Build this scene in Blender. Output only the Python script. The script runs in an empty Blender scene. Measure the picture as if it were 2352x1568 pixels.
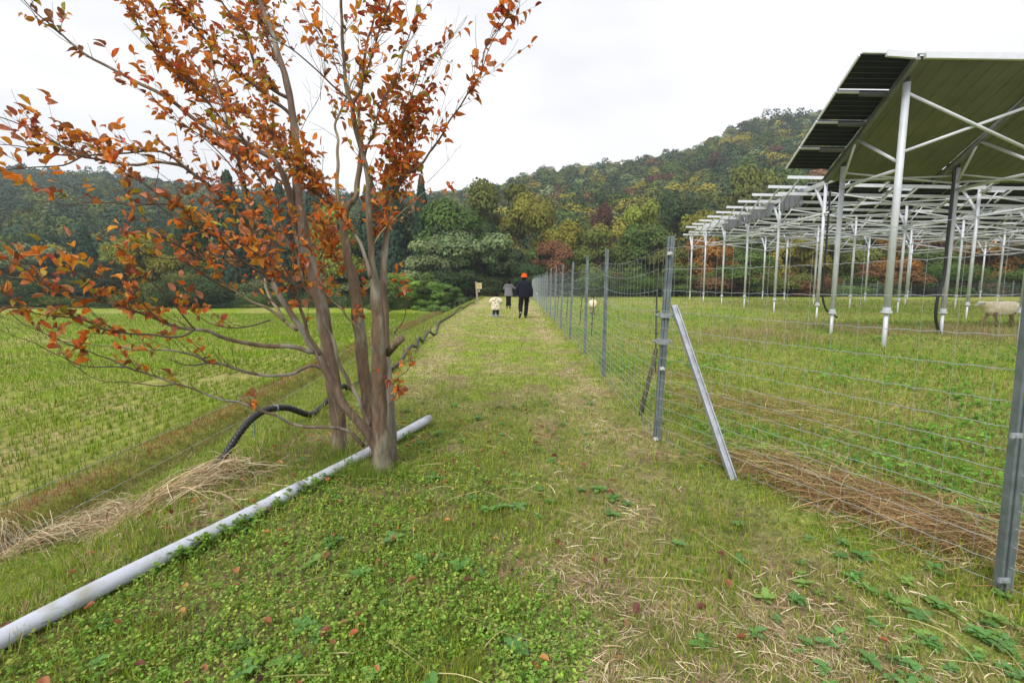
import bpy, math, random
import numpy as np
from mathutils import Vector, Matrix

# ------------------------------------------------------------------ camera, sky, sun, exposure
SC = bpy.context.scene
F = 1130.0                       # focal length in pixels of a 2352 px wide picture
PITCH = math.atan(134.0 / F)
EYE = 1.45
cam_d = bpy.data.cameras.new('camera'); cam = bpy.data.objects.new('camera', cam_d)
SC.collection.objects.link(cam); SC.camera = cam
cam.location = (0, 0, EYE); cam.rotation_euler = (math.pi/2 - PITCH, 0, 0)
cam_d.sensor_width = 36.0; cam_d.lens = 36.0 * F / 2352.0
cam_d.clip_start = 0.05; cam_d.clip_end = 3000

W = bpy.data.worlds.new('World'); SC.world = W; W.use_nodes = True
nt = W.node_tree; nt.nodes.clear()
SUN_EL, SUN_AZ = math.radians(48), math.radians(205)     # azimuth measured from +Y towards +X
sky = nt.nodes.new('ShaderNodeTexSky'); sky.sky_type = 'NISHITA'; sky.sun_disc = False
sky.sun_elevation = SUN_EL; sky.sun_rotation = SUN_AZ
skb = nt.nodes.new('ShaderNodeMixRGB'); skb.blend_type = 'MULTIPLY'; skb.inputs[0].default_value = 1
skb.inputs[2].default_value = (0.10, 0.10, 0.10, 1)
nt.links.new(sky.outputs[0], skb.inputs[1])
hs = nt.nodes.new('ShaderNodeHueSaturation'); hs.inputs['Saturation'].default_value = 0.25
nt.links.new(skb.outputs[0], hs.inputs['Color'])
# the cloud sheet: nearly even white with faint grey folds
tc = nt.nodes.new('ShaderNodeTexCoord'); cn = nt.nodes.new('ShaderNodeTexNoise')
cn.inputs['Scale'].default_value = 1.6; cn.inputs['Detail'].default_value = 4
mp = nt.nodes.new('ShaderNodeMapping'); mp.inputs['Scale'].default_value = (1, 1, 2.5)
nt.links.new(tc.outputs['Generated'], mp.inputs[0]); nt.links.new(mp.outputs[0], cn.inputs['Vector'])
cr = nt.nodes.new('ShaderNodeValToRGB')
cr.color_ramp.elements[0].position = 0.38; cr.color_ramp.elements[0].color = (0.60, 0.605, 0.64, 1)
cr.color_ramp.elements[1].position = 0.8; cr.color_ramp.elements[1].color = (1.0, 1.0, 1.01, 1)
nt.links.new(cn.outputs['Fac'], cr.inputs[0])
mx = nt.nodes.new('ShaderNodeMixRGB'); mx.inputs[0].default_value = 0.9
nt.links.new(hs.outputs[0], mx.inputs[1]); nt.links.new(cr.outputs[0], mx.inputs[2])
bg = nt.nodes.new('ShaderNodeBackground'); bg.inputs['Strength'].default_value = 0.72
wo = nt.nodes.new('ShaderNodeOutputWorld')
nt.links.new(mx.outputs[0], bg.inputs[0]); nt.links.new(bg.outputs[0], wo.inputs[0])

sun_d = bpy.data.lights.new('sun', 'SUN'); sun_d.energy = 1.5; sun_d.angle = math.radians(16)
sun_d.color = (1.0, 0.97, 0.92)
sun = bpy.data.objects.new('sun', sun_d); SC.collection.objects.link(sun)
sv = Vector((math.sin(SUN_AZ)*math.cos(SUN_EL), math.cos(SUN_AZ)*math.cos(SUN_EL), math.sin(SUN_EL)))
sun.rotation_euler = sv.to_track_quat('Z', 'Y').to_euler(); sun.location = (0, -20, 40)
SC.view_settings.view_transform = 'Standard'; SC.view_settings.look = 'None'
SC.view_settings.exposure = 1.08; SC.view_settings.gamma = 1.0
SC.cycles.max_bounces = 7; SC.cycles.diffuse_bounces = 3; SC.cycles.glossy_bounces = 3
SC.cycles.transmission_bounces = 4; SC.cycles.transparent_max_bounces = 8

# ------------------------------------------------------------------ helpers
RNG = np.random.default_rng(7); random.seed(7)
CP, SP = math.cos(PITCH), math.sin(PITCH)
def ray(px, py):
    u = (px-1176)/F; v = (784-py)/F
    return np.array([u, CP+v*SP, -SP+v*CP])
def P(px, py, Y):
    """the point seen at pixel px, py of the photograph when it stands Y metres ahead"""
    d = ray(px, py); t = Y/d[1]; return np.array([d[0]*t, Y, EYE+d[2]*t])
def sstep(a, b, x):
    t = np.clip((np.asarray(x, float)-a)/(b-a), 0, 1); return t*t*(3-2*t)
def _h(i, j):
    n = (i*374761393 + j*668265263) & 0xffffffff
    n = ((n ^ (n >> 13))*1274126177) & 0xffffffff
    return ((n ^ (n >> 16)) & 0xffff)/65535.0
def vnoise(x, y, s=1.0, seed=0):
    x = np.asarray(x, float)*s + seed*17.3; y = np.asarray(y, float)*s - seed*9.1
    i = np.floor(x).astype(np.int64); j = np.floor(y).astype(np.int64)
    fx = x-i; fy = y-j; fx = fx*fx*(3-2*fx); fy = fy*fy*(3-2*fy)
    return (_h(i, j)*(1-fx)+_h(i+1, j)*fx)*(1-fy) + (_h(i, j+1)*(1-fx)+_h(i+1, j+1)*fx)*fy
def fbm(x, y, s=1.0, o=3, seed=0):
    r = 0; a = 1; t = 0
    for k in range(o):
        r = r+a*vnoise(x, y, s*2**k, seed+k); t += a; a *= .5
    return r/t
RX = np.array([-1200,-200,0,80,180,282,400,520,800,980,1100,1170,1250,1367,1445,1543,1640,1740,1800,2000,2352,2700,3600])
RY = np.array([430,400,392,388,398,401,420,436,448,448,434,416,390,384,373,352,317,277,270,262,275,300,400])
def crest(y): return -2.0-0.7*sstep(4, 20, y)
def hill(x, y):
    d = np.hypot(x, y); yy = np.maximum(y, 5.0)
    px = 1176+F*np.asarray(x)/yy
    H = (650-np.interp(px, RX, RY)-26)/F
    R = 235.0
    s = np.clip((yy-72)/(R-72), 0, 1)
    z = H*R*s*(1+0.05*(fbm(x, y, .02, 3, 5)-.5))
    z = z - sstep(R, R+160, yy)*H*R*.5
    return np.where(y > 72, z, 0)
def terrain(x, y, bump=True):
    x = np.asarray(x, float); y = np.asarray(y, float)
    z = 0.07*sstep(8, 20, y)
    c = crest(y)
    z = z - 1.15*sstep(0, 2.3, c-x)
    z = z - 0.20*np.exp(-((x-(c-3.02))/.16)**2)+0.10*np.exp(-((x-(c-3.45))/.30)**2)
    z = z + 0.22*sstep(41, 43, y)*sstep(0, 2, c-3.2-x)
    z = z - 1.2*sstep(50, 60, y)*sstep(-3.5, 0, x)
    if bump:
        near = 1-sstep(25, 50, y)
        z = z + near*(0.05*(fbm(x, y, .9, 3, 1)-.5)+.018*(vnoise(x, y, 6, 3)-.5))
        z = z - 0.05*np.exp(-((x-1.35)/.5)**2)*near*0.3
        z = z + 0.02*np.exp(-((x-c)/.35)**2)
    z = z + hill(x, y)
    return z
def T(x, y): return float(terrain(x, y))
def ground(px, py, lift=0.0):
    d = ray(px, py); t = .4
    o = np.array([0, 0, EYE])
    while t < 120:
        p = o+d*t
        if p[2] <= T(p[0], p[1])+lift: break
        t *= 1.01
    return p

def mat(name, col, rough=.8, metal=0.0, noise=None, bump=None, spec=None, attr=None, obcol=False, trans=0.0, mixcol=None, coat=0):
    """col base colour; noise=(scale, amount) value variation; mixcol=(colour, scale, lo, hi) patches; bump=(scale, strength)"""
    m = bpy.data.materials.new(name); m.use_nodes = True; n = m.node_tree.nodes; l = m.node_tree.links
    b = n['Principled BSDF']; b.inputs['Roughness'].default_value = rough; b.inputs['Metallic'].default_value = metal
    if spec is not None: b.inputs['Specular IOR Level'].default_value = spec
    rgb = n.new('ShaderNodeRGB'); rgb.outputs[0].default_value = (*col, 1); out = rgb.outputs[0]
    if attr:
        a = n.new('ShaderNodeAttribute'); a.attribute_name = attr; out = a.outputs['Color']
    if obcol:
        oi = n.new('ShaderNodeObjectInfo')
        k = n.new('ShaderNodeMixRGB'); k.blend_type = 'MULTIPLY'; k.inputs[0].default_value = 1
        l.new(out, k.inputs[1]); l.new(oi.outputs['Color'], k.inputs[2]); out = k.outputs[0]
    tcn = n.new('ShaderNodeTexCoord')
    if mixcol:
        c2, sc, lo, hi = mixcol
        t = n.new('ShaderNodeTexNoise'); t.inputs['Scale'].default_value = sc; t.inputs['Detail'].default_value = 5
        l.new(tcn.outputs['Object'], t.inputs['Vector'])
        r = n.new('ShaderNodeMapRange'); r.inputs[1].default_value = lo; r.inputs[2].default_value = hi
        l.new(t.outputs['Fac'], r.inputs[0])
        k = n.new('ShaderNodeMixRGB'); l.new(r.outputs[0], k.inputs[0]); l.new(out, k.inputs[1])
        k.inputs[2].default_value = (*c2, 1); out = k.outputs[0]
    if noise:
        t = n.new('ShaderNodeTexNoise'); t.inputs['Scale'].default_value = noise[0]; t.inputs['Detail'].default_value = 6
        l.new(tcn.outputs['Object'], t.inputs['Vector'])
        r = n.new('ShaderNodeMapRange'); r.inputs[1].default_value = .3; r.inputs[2].default_value = .7
        r.inputs[3].default_value = 1-noise[1]; r.inputs[4].default_value = 1+noise[1]
        l.new(t.outputs['Fac'], r.inputs[0])
        k = n.new('ShaderNodeVectorMath'); k.operation = 'SCALE'; l.new(out, k.inputs[0]); l.new(r.outputs[0], k.inputs['Scale']); out = k.outputs[0]
    l.new(out, b.inputs['Base Color'])
    if bump:
        t = n.new('ShaderNodeTexNoise'); t.inputs['Scale'].default_value = bump[0]; t.inputs['Detail'].default_value = 6
        l.new(tcn.outputs['Object'], t.inputs['Vector'])
        bm = n.new('ShaderNodeBump'); bm.inputs['Strength'].default_value = bump[1]; bm.inputs['Distance'].default_value = .02
        l.new(t.outputs['Fac'], bm.inputs['Height']); l.new(bm.outputs[0], b.inputs['Normal'])
    if trans:
        tb = n.new('ShaderNodeBsdfTranslucent'); l.new(out, tb.inputs[0])
        ms = n.new('ShaderNodeMixShader'); ms.inputs[0].default_value = trans
        l.new(b.outputs[0], ms.inputs[1]); l.new(tb.outputs[0], ms.inputs[2])
        l.new(ms.outputs[0], n['Material Output'].inputs[0])
    return m

def link(o): SC.collection.objects.link(o); return o
def tag(o, label=None, cat=None, group=None, kind=None):
    if label: o['label'] = label
    if cat: o['category'] = cat
    if group: o['group'] = group
    if kind: o['kind'] = kind
    return o
def thing(name, loc, label, cat, group=None):
    o = bpy.data.objects.new(name, None); link(o); o.location = loc; o.empty_display_size = .2
    return tag(o, label, cat, group)
def place(o, parent):
    if parent is not None:
        o.parent = parent
        o.matrix_parent_inverse = Matrix.Identity(4)
        pl = Vector(parent.location)
        q = parent.parent
        while q is not None: pl += Vector(q.location); q = q.parent
        o['_w'] = 1; del o['_w']
        return pl
    return Vector((0, 0, 0))
def np_mesh(name, V, faces, material, parent=None, col=None, smooth=True, origin=None, mats=None, midx=None):
    """V (n,3) world coordinates; faces: list of int arrays (m,k)"""
    V = np.asarray(V, float)
    me = bpy.data.meshes.new(name); o = bpy.data.objects.new(name, me); link(o)
    off = place(o, parent)
    if parent is None:
        if origin is None and len(V): origin = (*(V[:, :2].min(0)+V[:, :2].max(0))*.5, V[:, 2].min())
        o.location = origin; off = Vector(o.location)
    V = V - np.array(off)
    faces = [np.asarray(f, dtype=np.int64) for f in faces if len(f)]
    nl = sum(f.size for f in faces); npol = sum(len(f) for f in faces)
    me.vertices.add(len(V)); me.vertices.foreach_set('co', V.astype(np.float32).ravel())
    me.loops.add(nl); me.loops.foreach_set('vertex_index', np.concatenate([f.ravel() for f in faces]).astype(np.int32))
    me.polygons.add(npol)
    st = np.concatenate([np.full(len(f), f.shape[1]) for f in faces]); ls = np.concatenate([[0], np.cumsum(st)[:-1]])
    me.polygons.foreach_set('loop_start', ls.astype(np.int32)); me.polygons.foreach_set('loop_total', st.astype(np.int32))
    me.polygons.foreach_set('use_smooth', np.full(npol, bool(smooth)))
    if material is not None:
        for m_ in (material if isinstance(material, list) else [material]): me.materials.append(m_)
    if midx is not None: me.polygons.foreach_set('material_index', np.asarray(midx, dtype=np.int32))
    me.update(calc_edges=True)
    if col is not None:
        a = me.color_attributes.new('col', 'FLOAT_COLOR', 'POINT')
        c = np.ones((len(V), 4), np.float32); c[:, :3] = col; a.data.foreach_set('color', c.ravel())
    return o
class MB:
    """collects shapes in world space; build() links them as ONE mesh object"""
    def __init__(s): s.v = []; s.f = {}; s.n = 0; s.c = []
    def add(s, V, fs, col=None):
        V = np.asarray(V, float)
        for f in fs:
            f = np.asarray(f)
            if len(f): s.f.setdefault(f.shape[1], []).append(f+s.n)
        s.v.append(V); s.n += len(V)
        s.c.append(np.tile(np.array(col if col is not None else (1, 1, 1), float), (len(V), 1)) if col is None or np.ndim(col) == 1 else col)
        return s
    def tube(s, pts, r, n=8, cap=True, col=None):
        pts = np.asarray(pts, float); k = len(pts); r = np.full(k, r) if np.ndim(r) == 0 else np.asarray(r, float)
        tg = np.gradient(pts, axis=0); tg /= np.linalg.norm(tg, axis=1)[:, None]+1e-12
        up = np.array([0, 0, 1.0]) if abs(tg[0][2]) < .9 else np.array([1.0, 0, 0])
        a = np.cross(tg[0], up); a /= np.linalg.norm(a); th = np.arange(n)*2*math.pi/n; V = []
        for i in range(k):
            a = a-tg[i]*np.dot(a, tg[i]); a /= np.linalg.norm(a)+1e-12; b = np.cross(tg[i], a)
            V.append(pts[i]+r[i]*(np.cos(th)[:, None]*a+np.sin(th)[:, None]*b))
        V = np.concatenate(V); i = np.arange(k-1)[:, None]*n; j = np.arange(n)[None, :]; j2 = (j+1) % n
        q = np.stack([i+j, i+j2, i+n+j2, i+n+j], -1).reshape(-1, 4)
        fs = [q]
        if cap:
            V = np.concatenate([V, pts[:1], pts[-1:]]); c0 = k*n; c1 = c0+1; jj = np.arange(n); e = (k-1)*n
            fs.append(np.stack([np.full(n, c0), (jj+1) % n, jj], -1)); fs.append(np.stack([np.full(n, c1), e+jj, e+(jj+1) % n], -1))
        return s.add(V, fs, col)
    def box(s, c, d, R=None, col=None, bev=0.0):
        c = np.asarray(c, float); d = np.asarray(d, float)/2
        S = np.array([[x, y, z] for x in (-1, 1) for y in (-1, 1) for z in (-1, 1)], float)*d
        if R is not None: S = S@np.asarray(R).T
        return s.add(S+c, [np.array([[0, 1, 3, 2], [4, 6, 7, 5], [0, 4, 5, 1], [2, 3, 7, 6], [0, 2, 6, 4], [1, 5, 7, 3]])], col)
    def bar(s, a, b, w, h, up=(0, 0, 1), col=None):
        """square bar from a to b, width w sideways, height h along up"""
        a = np.asarray(a, float); b = np.asarray(b, float); t = b-a; L = np.linalg.norm(t); t = t/L
        u = np.asarray(up, float); x = np.cross(t, u)
        if np.linalg.norm(x) < 1e-5: x = np.cross(t, (1, 0, 0.0))
        x /= np.linalg.norm(x); z = np.cross(x, t)
        return s.box((a+b)/2, (w, L, h), np.stack([x, t, z], 1), col)
    def loft(s, rings, n=16, cap=True, col=None, rough=0, pw=2.0):
        """rings: list of (centre, rx vector, ry vector)"""
        th = np.arange(n)*2*math.pi/n; V = []
        ct = np.sign(np.cos(th))*np.abs(np.cos(th))**(2/pw); st_ = np.sign(np.sin(th))*np.abs(np.sin(th))**(2/pw)
        for c, a, b in rings:
            V.append(np.asarray(c)+ct[:, None]*np.asarray(a)+st_[:, None]*np.asarray(b))
        V = np.concatenate(V); k = len(rings)
        if rough: V = V+RNG.normal(0, rough, V.shape)
        i = np.arange(k-1)[:, None]*n; j = np.arange(n)[None, :]; j2 = (j+1) % n
        fs = [np.stack([i+j, i+j2, i+n+j2, i+n+j], -1).reshape(-1, 4)]
        if cap:
            V = np.concatenate([V, [np.asarray(rings[0][0], float)], [np.asarray(rings[-1][0], float)]]); jj = np.arange(n); e = (k-1)*n
            fs.append(np.stack([np.full(n, k*n), (jj+1) % n, jj], -1)); fs.append(np.stack([np.full(n, k*n+1), e+jj, e+(jj+1) % n], -1))
        return s.add(V, fs, col)
    def build(s, name, material, parent=None, smooth=True, origin=None, col=False):
        fs = [np.concatenate(v) for v in s.f.values()]
        return np_mesh(name, np.concatenate(s.v), fs, material, parent, np.concatenate(s.c) if col else None, smooth, origin)
def scatter(tv, tf, R, pos, sc, col, tcol=None):
    """many copies of one small template as arrays: returns V, faces, colours"""
    n = len(pos); k = len(tv)
    sc = np.asarray(sc, float); sc = sc[:, None]*np.ones(3) if sc.ndim == 1 else sc
    V = np.einsum('nij,nkj->nki', R, tv[None]*sc[:, None, :])+pos[:, None, :]
    C = np.repeat(col[:, None, :], k, 1)
    if tcol is not None: C = C*tcol[None, :, None]
    Fc = tf[None]+(np.arange(n)*k)[:, None, None]
    return V.reshape(-1, 3), Fc.reshape(-1, tf.shape[1]), C.reshape(-1, 3)
def join(parts):
    V = []; Fs = {}; C = []; n = 0
    for v, f, c in parts:
        V.append(v); Fs.setdefault(f.shape[1], []).append(f+n); C.append(c); n += len(v)
    return np.concatenate(V), [np.concatenate(x) for x in Fs.values()], np.concatenate(C)
def rot_z(a):
    c, s = np.cos(a), np.sin(a); z = np.zeros_like(a); o = np.ones_like(a)
    return np.stack([np.stack([c, -s, z], -1), np.stack([s, c, z], -1), np.stack([z, z, o], -1)], -2)
def rot_x(a):
    c, s = np.cos(a), np.sin(a); z = np.zeros_like(a); o = np.ones_like(a)
    return np.stack([np.stack([o, z, z], -1), np.stack([z, c, -s], -1), np.stack([z, s, c], -1)], -2)
def rot_rand(n):
    q = RNG.normal(size=(n, 4)); q /= np.linalg.norm(q, axis=1)[:, None]; w, x, y, z = q.T
    return np.stack([np.stack([1-2*(y*y+z*z), 2*(x*y-z*w), 2*(x*z+y*w)], -1),
                     np.stack([2*(x*y+z*w), 1-2*(x*x+z*z), 2*(y*z-x*w)], -1),
                     np.stack([2*(x*z-y*w), 2*(y*z+x*w), 1-2*(x*x+y*y)], -1)], -2)
def basis(d):
    """rotation matrices whose local Y points along d (n,3), random roll kept small"""
    d = d/(np.linalg.norm(d, axis=1)[:, None]+1e-9)
    up = np.tile([0, 0, 1.0], (len(d), 1)); x = np.cross(d, up); x /= np.linalg.norm(x, axis=1)[:, None]+1e-9
    z = np.cross(x, d); return np.stack([x, d, z], -1)
def pick(pal, n, var=.17):
    pal = np.array(pal, float); w = pal[:, 3]/pal[:, 3].sum()
    c = pal[RNG.choice(len(pal), n, p=w), :3]
    return np.clip(c*(1+RNG.normal(0, var, (n, 1)))*(1+RNG.normal(0, var*.3, (n, 3))), .003, 1)
def spline(pts, step):
    """resample a polyline smoothly"""
    pts = np.asarray(pts, float)
    if len(pts) < 3: pts = np.array([pts[0], (pts[0]+pts[-1])/2, pts[-1]])
    d = np.concatenate([[0], np.cumsum(np.linalg.norm(np.diff(pts[:, :3], axis=0), axis=1))])
    n = max(3, int(d[-1]/step)+1); t = np.linspace(0, d[-1], n)
    m = np.gradient(pts, d, axis=0); out = []
    for x in t:
        i = min(len(d)-2, max(0, np.searchsorted(d, x)-1)); h = d[i+1]-d[i]+1e-12; s = (x-d[i])/h
        out.append((2*s**3-3*s*s+1)*pts[i]+(s**3-2*s*s+s)*h*m[i]+(-2*s**3+3*s*s)*pts[i+1]+(s**3-s*s)*h*m[i+1])
    return np.array(out)
# ------------------------------------------------------------------ ground sheet
def axis_(lo, hi, fine, grow, c=0):
    a = [0.0]
    s = fine
    while a[-1] < hi-c: a.append(a[-1]+s); s *= grow
    b = [0.0]; s = fine
    while b[-1] > lo-c: b.append(b[-1]-s); s *= grow
    return np.array(b[:0:-1]+a)+c
gx = axis_(-450, 450, .07, 1.025, -.6); gy = axis_(-30, 520, .07, 1.022, 2.2)
GX, GY = np.meshgrid(gx, gy); GZ = terrain(GX, GY)
nx, ny = len(gx), len(gy)
idx = np.arange(nx*ny).reshape(ny, nx)
q = np.stack([idx[:-1, :-1], idx[:-1, 1:], idx[1:, 1:], idx[1:, :-1]], -1).reshape(-1, 4)
# how dry / bare each spot is, as a map of the place itself
c_ = crest(GY)
def dryness(x, y):
    """0 fresh green .. 1 straw; shared by the ground sheet and the grass that grows on it"""
    c = crest(y)
    d = .30+.85*(fbm(x, y, .55, 3, 11)-.5)+.8*(fbm(x, y, 1.8, 3, 12)-.5)
    lane = sstep(0, .4, x-c)*sstep(0, .3, 1.35-x)
    d = d+lane*.28*np.exp(-((x-.95)/.28)**2)*sstep(4, 7, y)
    d = d+lane*.28*np.exp(-((x-c-.75)/.45)**2)*sstep(5, 8, y)
    d = d+.30*np.exp(-((x-.55)/.7)**2)*np.exp(-((y-1.5)/.8)**2)
    d = d+.03*sstep(-.1, .6, x)*(1-sstep(3.5, 6, y))
    return np.clip(d, 0, 1)
D = dryness(GX, GY)
nearw = (1-sstep(3, 9, np.hypot(GX, GY)))[..., None]
PALG = np.array([.24, .31, .045])*(1-nearw)+np.array([.18, .19, .055])*nearw; PALS = np.array([.42, .34, .18])
colg = PALG+(PALS-PALG)*np.clip(D*1.25-.15, 0, 1)[..., None]
bare = np.clip((fbm(GX, GY, 2.6, 3, 77)-.56)*7, 0, 1)[..., None]*np.array([.75]); colg = colg*(1-bare)+np.array([.27, .20, .115])*bare
past = sstep(1.3, 1.9, GX)[..., None]
pc = np.array([.20, .29, .040])+(np.array([.33, .30, .10])-np.array([.20, .29, .040]))*np.clip(fbm(GX, GY, .35, 3, 21)*1.6-.4, 0, 1)[..., None]
colg = colg*(1-past)+pc*past
pad = sstep(3.5, 3.9, c_-GX)[..., None]
padc = np.array([.18, .27, .010])+(np.array([.38, .31, .14])-np.array([.18, .27, .010]))*np.clip(fbm(GX, GY, .8, 3, 31)*1.5-.5+.42*(1-sstep(6, 14, GY)), 0, 1)[..., None]
colg = colg*(1-pad)+padc*pad
bk = (sstep(.3, .8, c_-GX)*(1-sstep(3.3, 3.6, c_-GX)))[..., None]; colg = colg*(1-bk)+np.array([.19, .25, .035])*bk
red = np.exp(-((GX-(c_-3.5))/.28)**2)[..., None]*.45
colg = colg*(1-red)+np.array([.20, .10, .045])*red
dit = np.exp(-((GX-(c_-3.02))/.14)**2)[..., None]*.8; colg = colg*(1-dit)+np.array([.12, .075, .045])*dit
far = sstep(60, 75, GY)[..., None]; colg = colg*(1-far)+np.array([.03, .04, .018])*far
def ground_mat():
    m = bpy.data.materials.new('turf'); m.use_nodes = True; n = m.node_tree.nodes; l = m.node_tree.links
    b = n['Principled BSDF']; b.inputs['Roughness'].default_value = .95; b.inputs['Specular IOR Level'].default_value = .15
    a = n.new('ShaderNodeAttribute'); a.attribute_name = 'col'
    tcn = n.new('ShaderNodeTexCoord'); out = a.outputs['Color']
    for sc, det, lo, hi in ((3.0, 6, .72, 1.3), (22.0, 6, .55, 1.45), (110., 4, .6, 1.4)):
        t = n.new('ShaderNodeTexNoise'); t.inputs['Scale'].default_value = sc; t.inputs['Detail'].default_value = det; t.inputs['Roughness'].default_value = .65
        l.new(tcn.outputs['Object'], t.inputs['Vector'])
        r = n.new('ShaderNodeMapRange'); r.inputs[1].default_value = .32; r.inputs[2].default_value = .68; r.inputs[3].default_value = lo; r.inputs[4].default_value = hi
        l.new(t.outputs['Fac'], r.inputs[0])
        k = n.new('ShaderNodeVectorMath'); k.operation = 'SCALE'; l.new(out, k.inputs[0]); l.new(r.outputs[0], k.inputs['Scale']); out = k.outputs[0]
    # yellowed and greener flecks
    t = n.new('ShaderNodeTexNoise'); t.inputs['Scale'].default_value = 9; t.inputs['Detail'].default_value = 8
    l.new(tcn.outputs['Object'], t.inputs['Vector'])
    r = n.new('ShaderNodeMapRange'); r.inputs[1].default_value = .5; r.inputs[2].default_value = .68; r.inputs[4].default_value = .6; l.new(t.outputs['Fac'], r.inputs[0])
    k = n.new('ShaderNodeMixRGB'); k.blend_type = 'MULTIPLY'; k.inputs[2].default_value = (1.5, 1.2, 1.3, 1); l.new(r.outputs[0], k.inputs[0]); l.new(out, k.inputs[1])
    l.new(k.outputs[0], b.inputs['Base Color'])
    t = n.new('ShaderNodeTexNoise'); t.inputs['Scale'].default_value = 45; t.inputs['Detail'].default_value = 8; t.inputs['Roughness'].default_value = .7
    l.new(tcn.outputs['Object'], t.inputs['Vector'])
    bm = n.new('ShaderNodeBump'); bm.inputs['Strength'].default_value = .9; bm.inputs['Distance'].default_value = .04
    l.new(t.outputs['Fac'], bm.inputs['Height']); l.new(bm.outputs[0], b.inputs['Normal'])
    return m
g = np_mesh('ground', np.stack([GX, GY, GZ], -1).reshape(-1, 3), [q], ground_mat(), col=colg.reshape(-1, 3), origin=(0, 0, 0))
tag(g, kind='structure')
M_BLADE = mat('grass_blade', (.2, .2, .05), .6, attr='col', trans=.42, spec=.2)
M_STRAW = mat('straw', (.4, .3, .15), .75, attr='col', trans=.15, spec=.2)

# ------------------------------------------------------------------ grass and weeds (uncountable cover)
def blade_t(bend, n=3, w=1.0):
    t = np.linspace(0, 1, n+1); V = []
    for i, k in enumerate(t):
        ww = w*(1-k**1.6)*.5; y = bend*k*k; z = k*(1-.35*bend*k)
        if i < n: V += [(-ww, y, z), (ww, y, z)]
        else: V += [(0, y, z)]
    f = []
    for i in range(n-1): f += [(2*i, 2*i+1, 2*i+3), (2*i, 2*i+3, 2*i+2)]
    f += [(2*n-2, 2*n-1, 2*n)]
    return np.array(V, float), np.array(f)
BL = [blade_t(b) for b in (.15, .5, .9)]
def blades(x, y, h, w, col, z=None, lean=.35, bl=None):
    n = len(x); out = []
    z = terrain(x, y) if z is None else z
    which = RNG.integers(0, 3, n) if bl is None else np.full(n, bl)
    a = RNG.uniform(0, 2*math.pi, n); tilt = RNG.normal(0, lean, n)
    R = rot_z(a)@rot_x(tilt)
    for k in range(3):
        s = which == k
        if not s.any(): continue
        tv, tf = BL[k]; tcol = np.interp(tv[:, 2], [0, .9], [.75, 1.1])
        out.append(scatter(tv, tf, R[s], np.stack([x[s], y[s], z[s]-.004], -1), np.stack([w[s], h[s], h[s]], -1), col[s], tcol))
    return out
def polar(n, r0, r1, half=58, p=None):
    u = RNG.uniform(0, 1, n); r = r0*(r1/r0)**u; a = np.radians(RNG.uniform(-half, half, n))
    return r*np.sin(a), r*np.cos(a), r
GREENS = [(.23, .37, .028, 3), (.34, .44, .04, 3), (.42, .45, .07, 2.2), (.12, .24, .025, 1.3)]
STRAWS = [(.50, .40, .21, 3), (.60, .50, .30, 2), (.40, .28, .15, 2), (.27, .17, .09, .8)]
BRIGHT = [(.11, .22, .03, 3), (.16, .26, .04, 2), (.08, .16, .02, 1)]
def fence_x(y): return np.where(y > 4.6, 1.36, 1.36+(4.6-y)*.42)
parts = []
x, y, r = polar(330000, 1.05, 26)
c = crest(y); keep = (x > c-2.1) & (x < 9)
x, y, r, c = x[keep], y[keep], r[keep], c[keep]
inlane = x < fence_x(y)
d = dryness(x, y); isdry = RNG.uniform(0, 1, len(x)) < np.clip(d*1.8-.62, .03, .92)
keepb = (fbm(x, y, 2.6, 3, 77) < .60) | (RNG.uniform(0, 1, len(x)) < .45)
x, y, r, c, inlane, d, isdry = x[keepb], y[keepb], r[keepb], c[keepb], inlane[keepb], d[keepb], isdry[keepb]
col = np.where(isdry[:, None], pick(STRAWS, len(x)), pick(GREENS, len(x), .2))
h = np.where(isdry, RNG.uniform(.012, .04, len(x)), RNG.uniform(.015, .05, len(x)))*(1+.25*np.sqrt(r))
foot = np.exp(-((x-fence_x(y)-.02)/.13)**2)
h *= 1+1.1*foot*RNG.uniform(0, 1, len(x))
h = np.where(inlane, h, h*1.25)
w = RNG.uniform(.0018, .0036, len(x))*(.55+.55*r**.75)
x_l, y_l = x, y
parts += blades(x, y, h, w, col, lean=.75)
V, Fs, C = join(parts)
tag(np_mesh('short_grass', V, Fs, M_BLADE, col=C), 'short mown grass, green and straw, along the path and its verges', 'grass', kind='stuff')

# pasture: longer yellow green grass with tan seed heads round the rack posts
parts = []
x, y, r = polar(120000, 4.5, 52, 56); k = (x > fence_x(y)+.3); x, y, r = x[k], y[k], r[k]
tan_ = np.clip(fbm(x, y, .35, 3, 21)*1.8-.55, 0, 1)
isd = RNG.uniform(0, 1, len(x)) < .06+.5*tan_
col = np.where(isd[:, None], pick([(.42, .33, .14, 2), (.36, .24, .11, 1), (.48, .40, .19, 1)], len(x)), pick([(.22, .34, .035, 3), (.32, .40, .055, 3), (.15, .30, .03, 2)], len(x)))
parts += blades(x, y, RNG.uniform(.03, .09, len(x))*(1+.05*r), RNG.uniform(.002, .004, len(x))*(.5+.6*r**.7), col, lean=.6)
x = RNG.uniform(3.5, 17, 9000); y = 13.2+RNG.normal(0, 1.6, 9000)+.08*x; k = fbm(x, y, .8, 2, 41) > .5; x, y = x[k], y[k]
parts += blades(x, y, RNG.uniform(.15, .42, len(x)), RNG.uniform(.006, .014, len(x)), pick([(.48, .38, .22, 2), (.40, .28, .15, 2), (.42, .37, .17, 1)], len(x)), lean=.25)
V, Fs, C = join(parts)
tag(np_mesh('pasture_grass', V, Fs, M_BLADE, col=C), 'yellow green pasture grass with tan seed heads around the rack posts', 'grass', kind='stuff')

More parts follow.
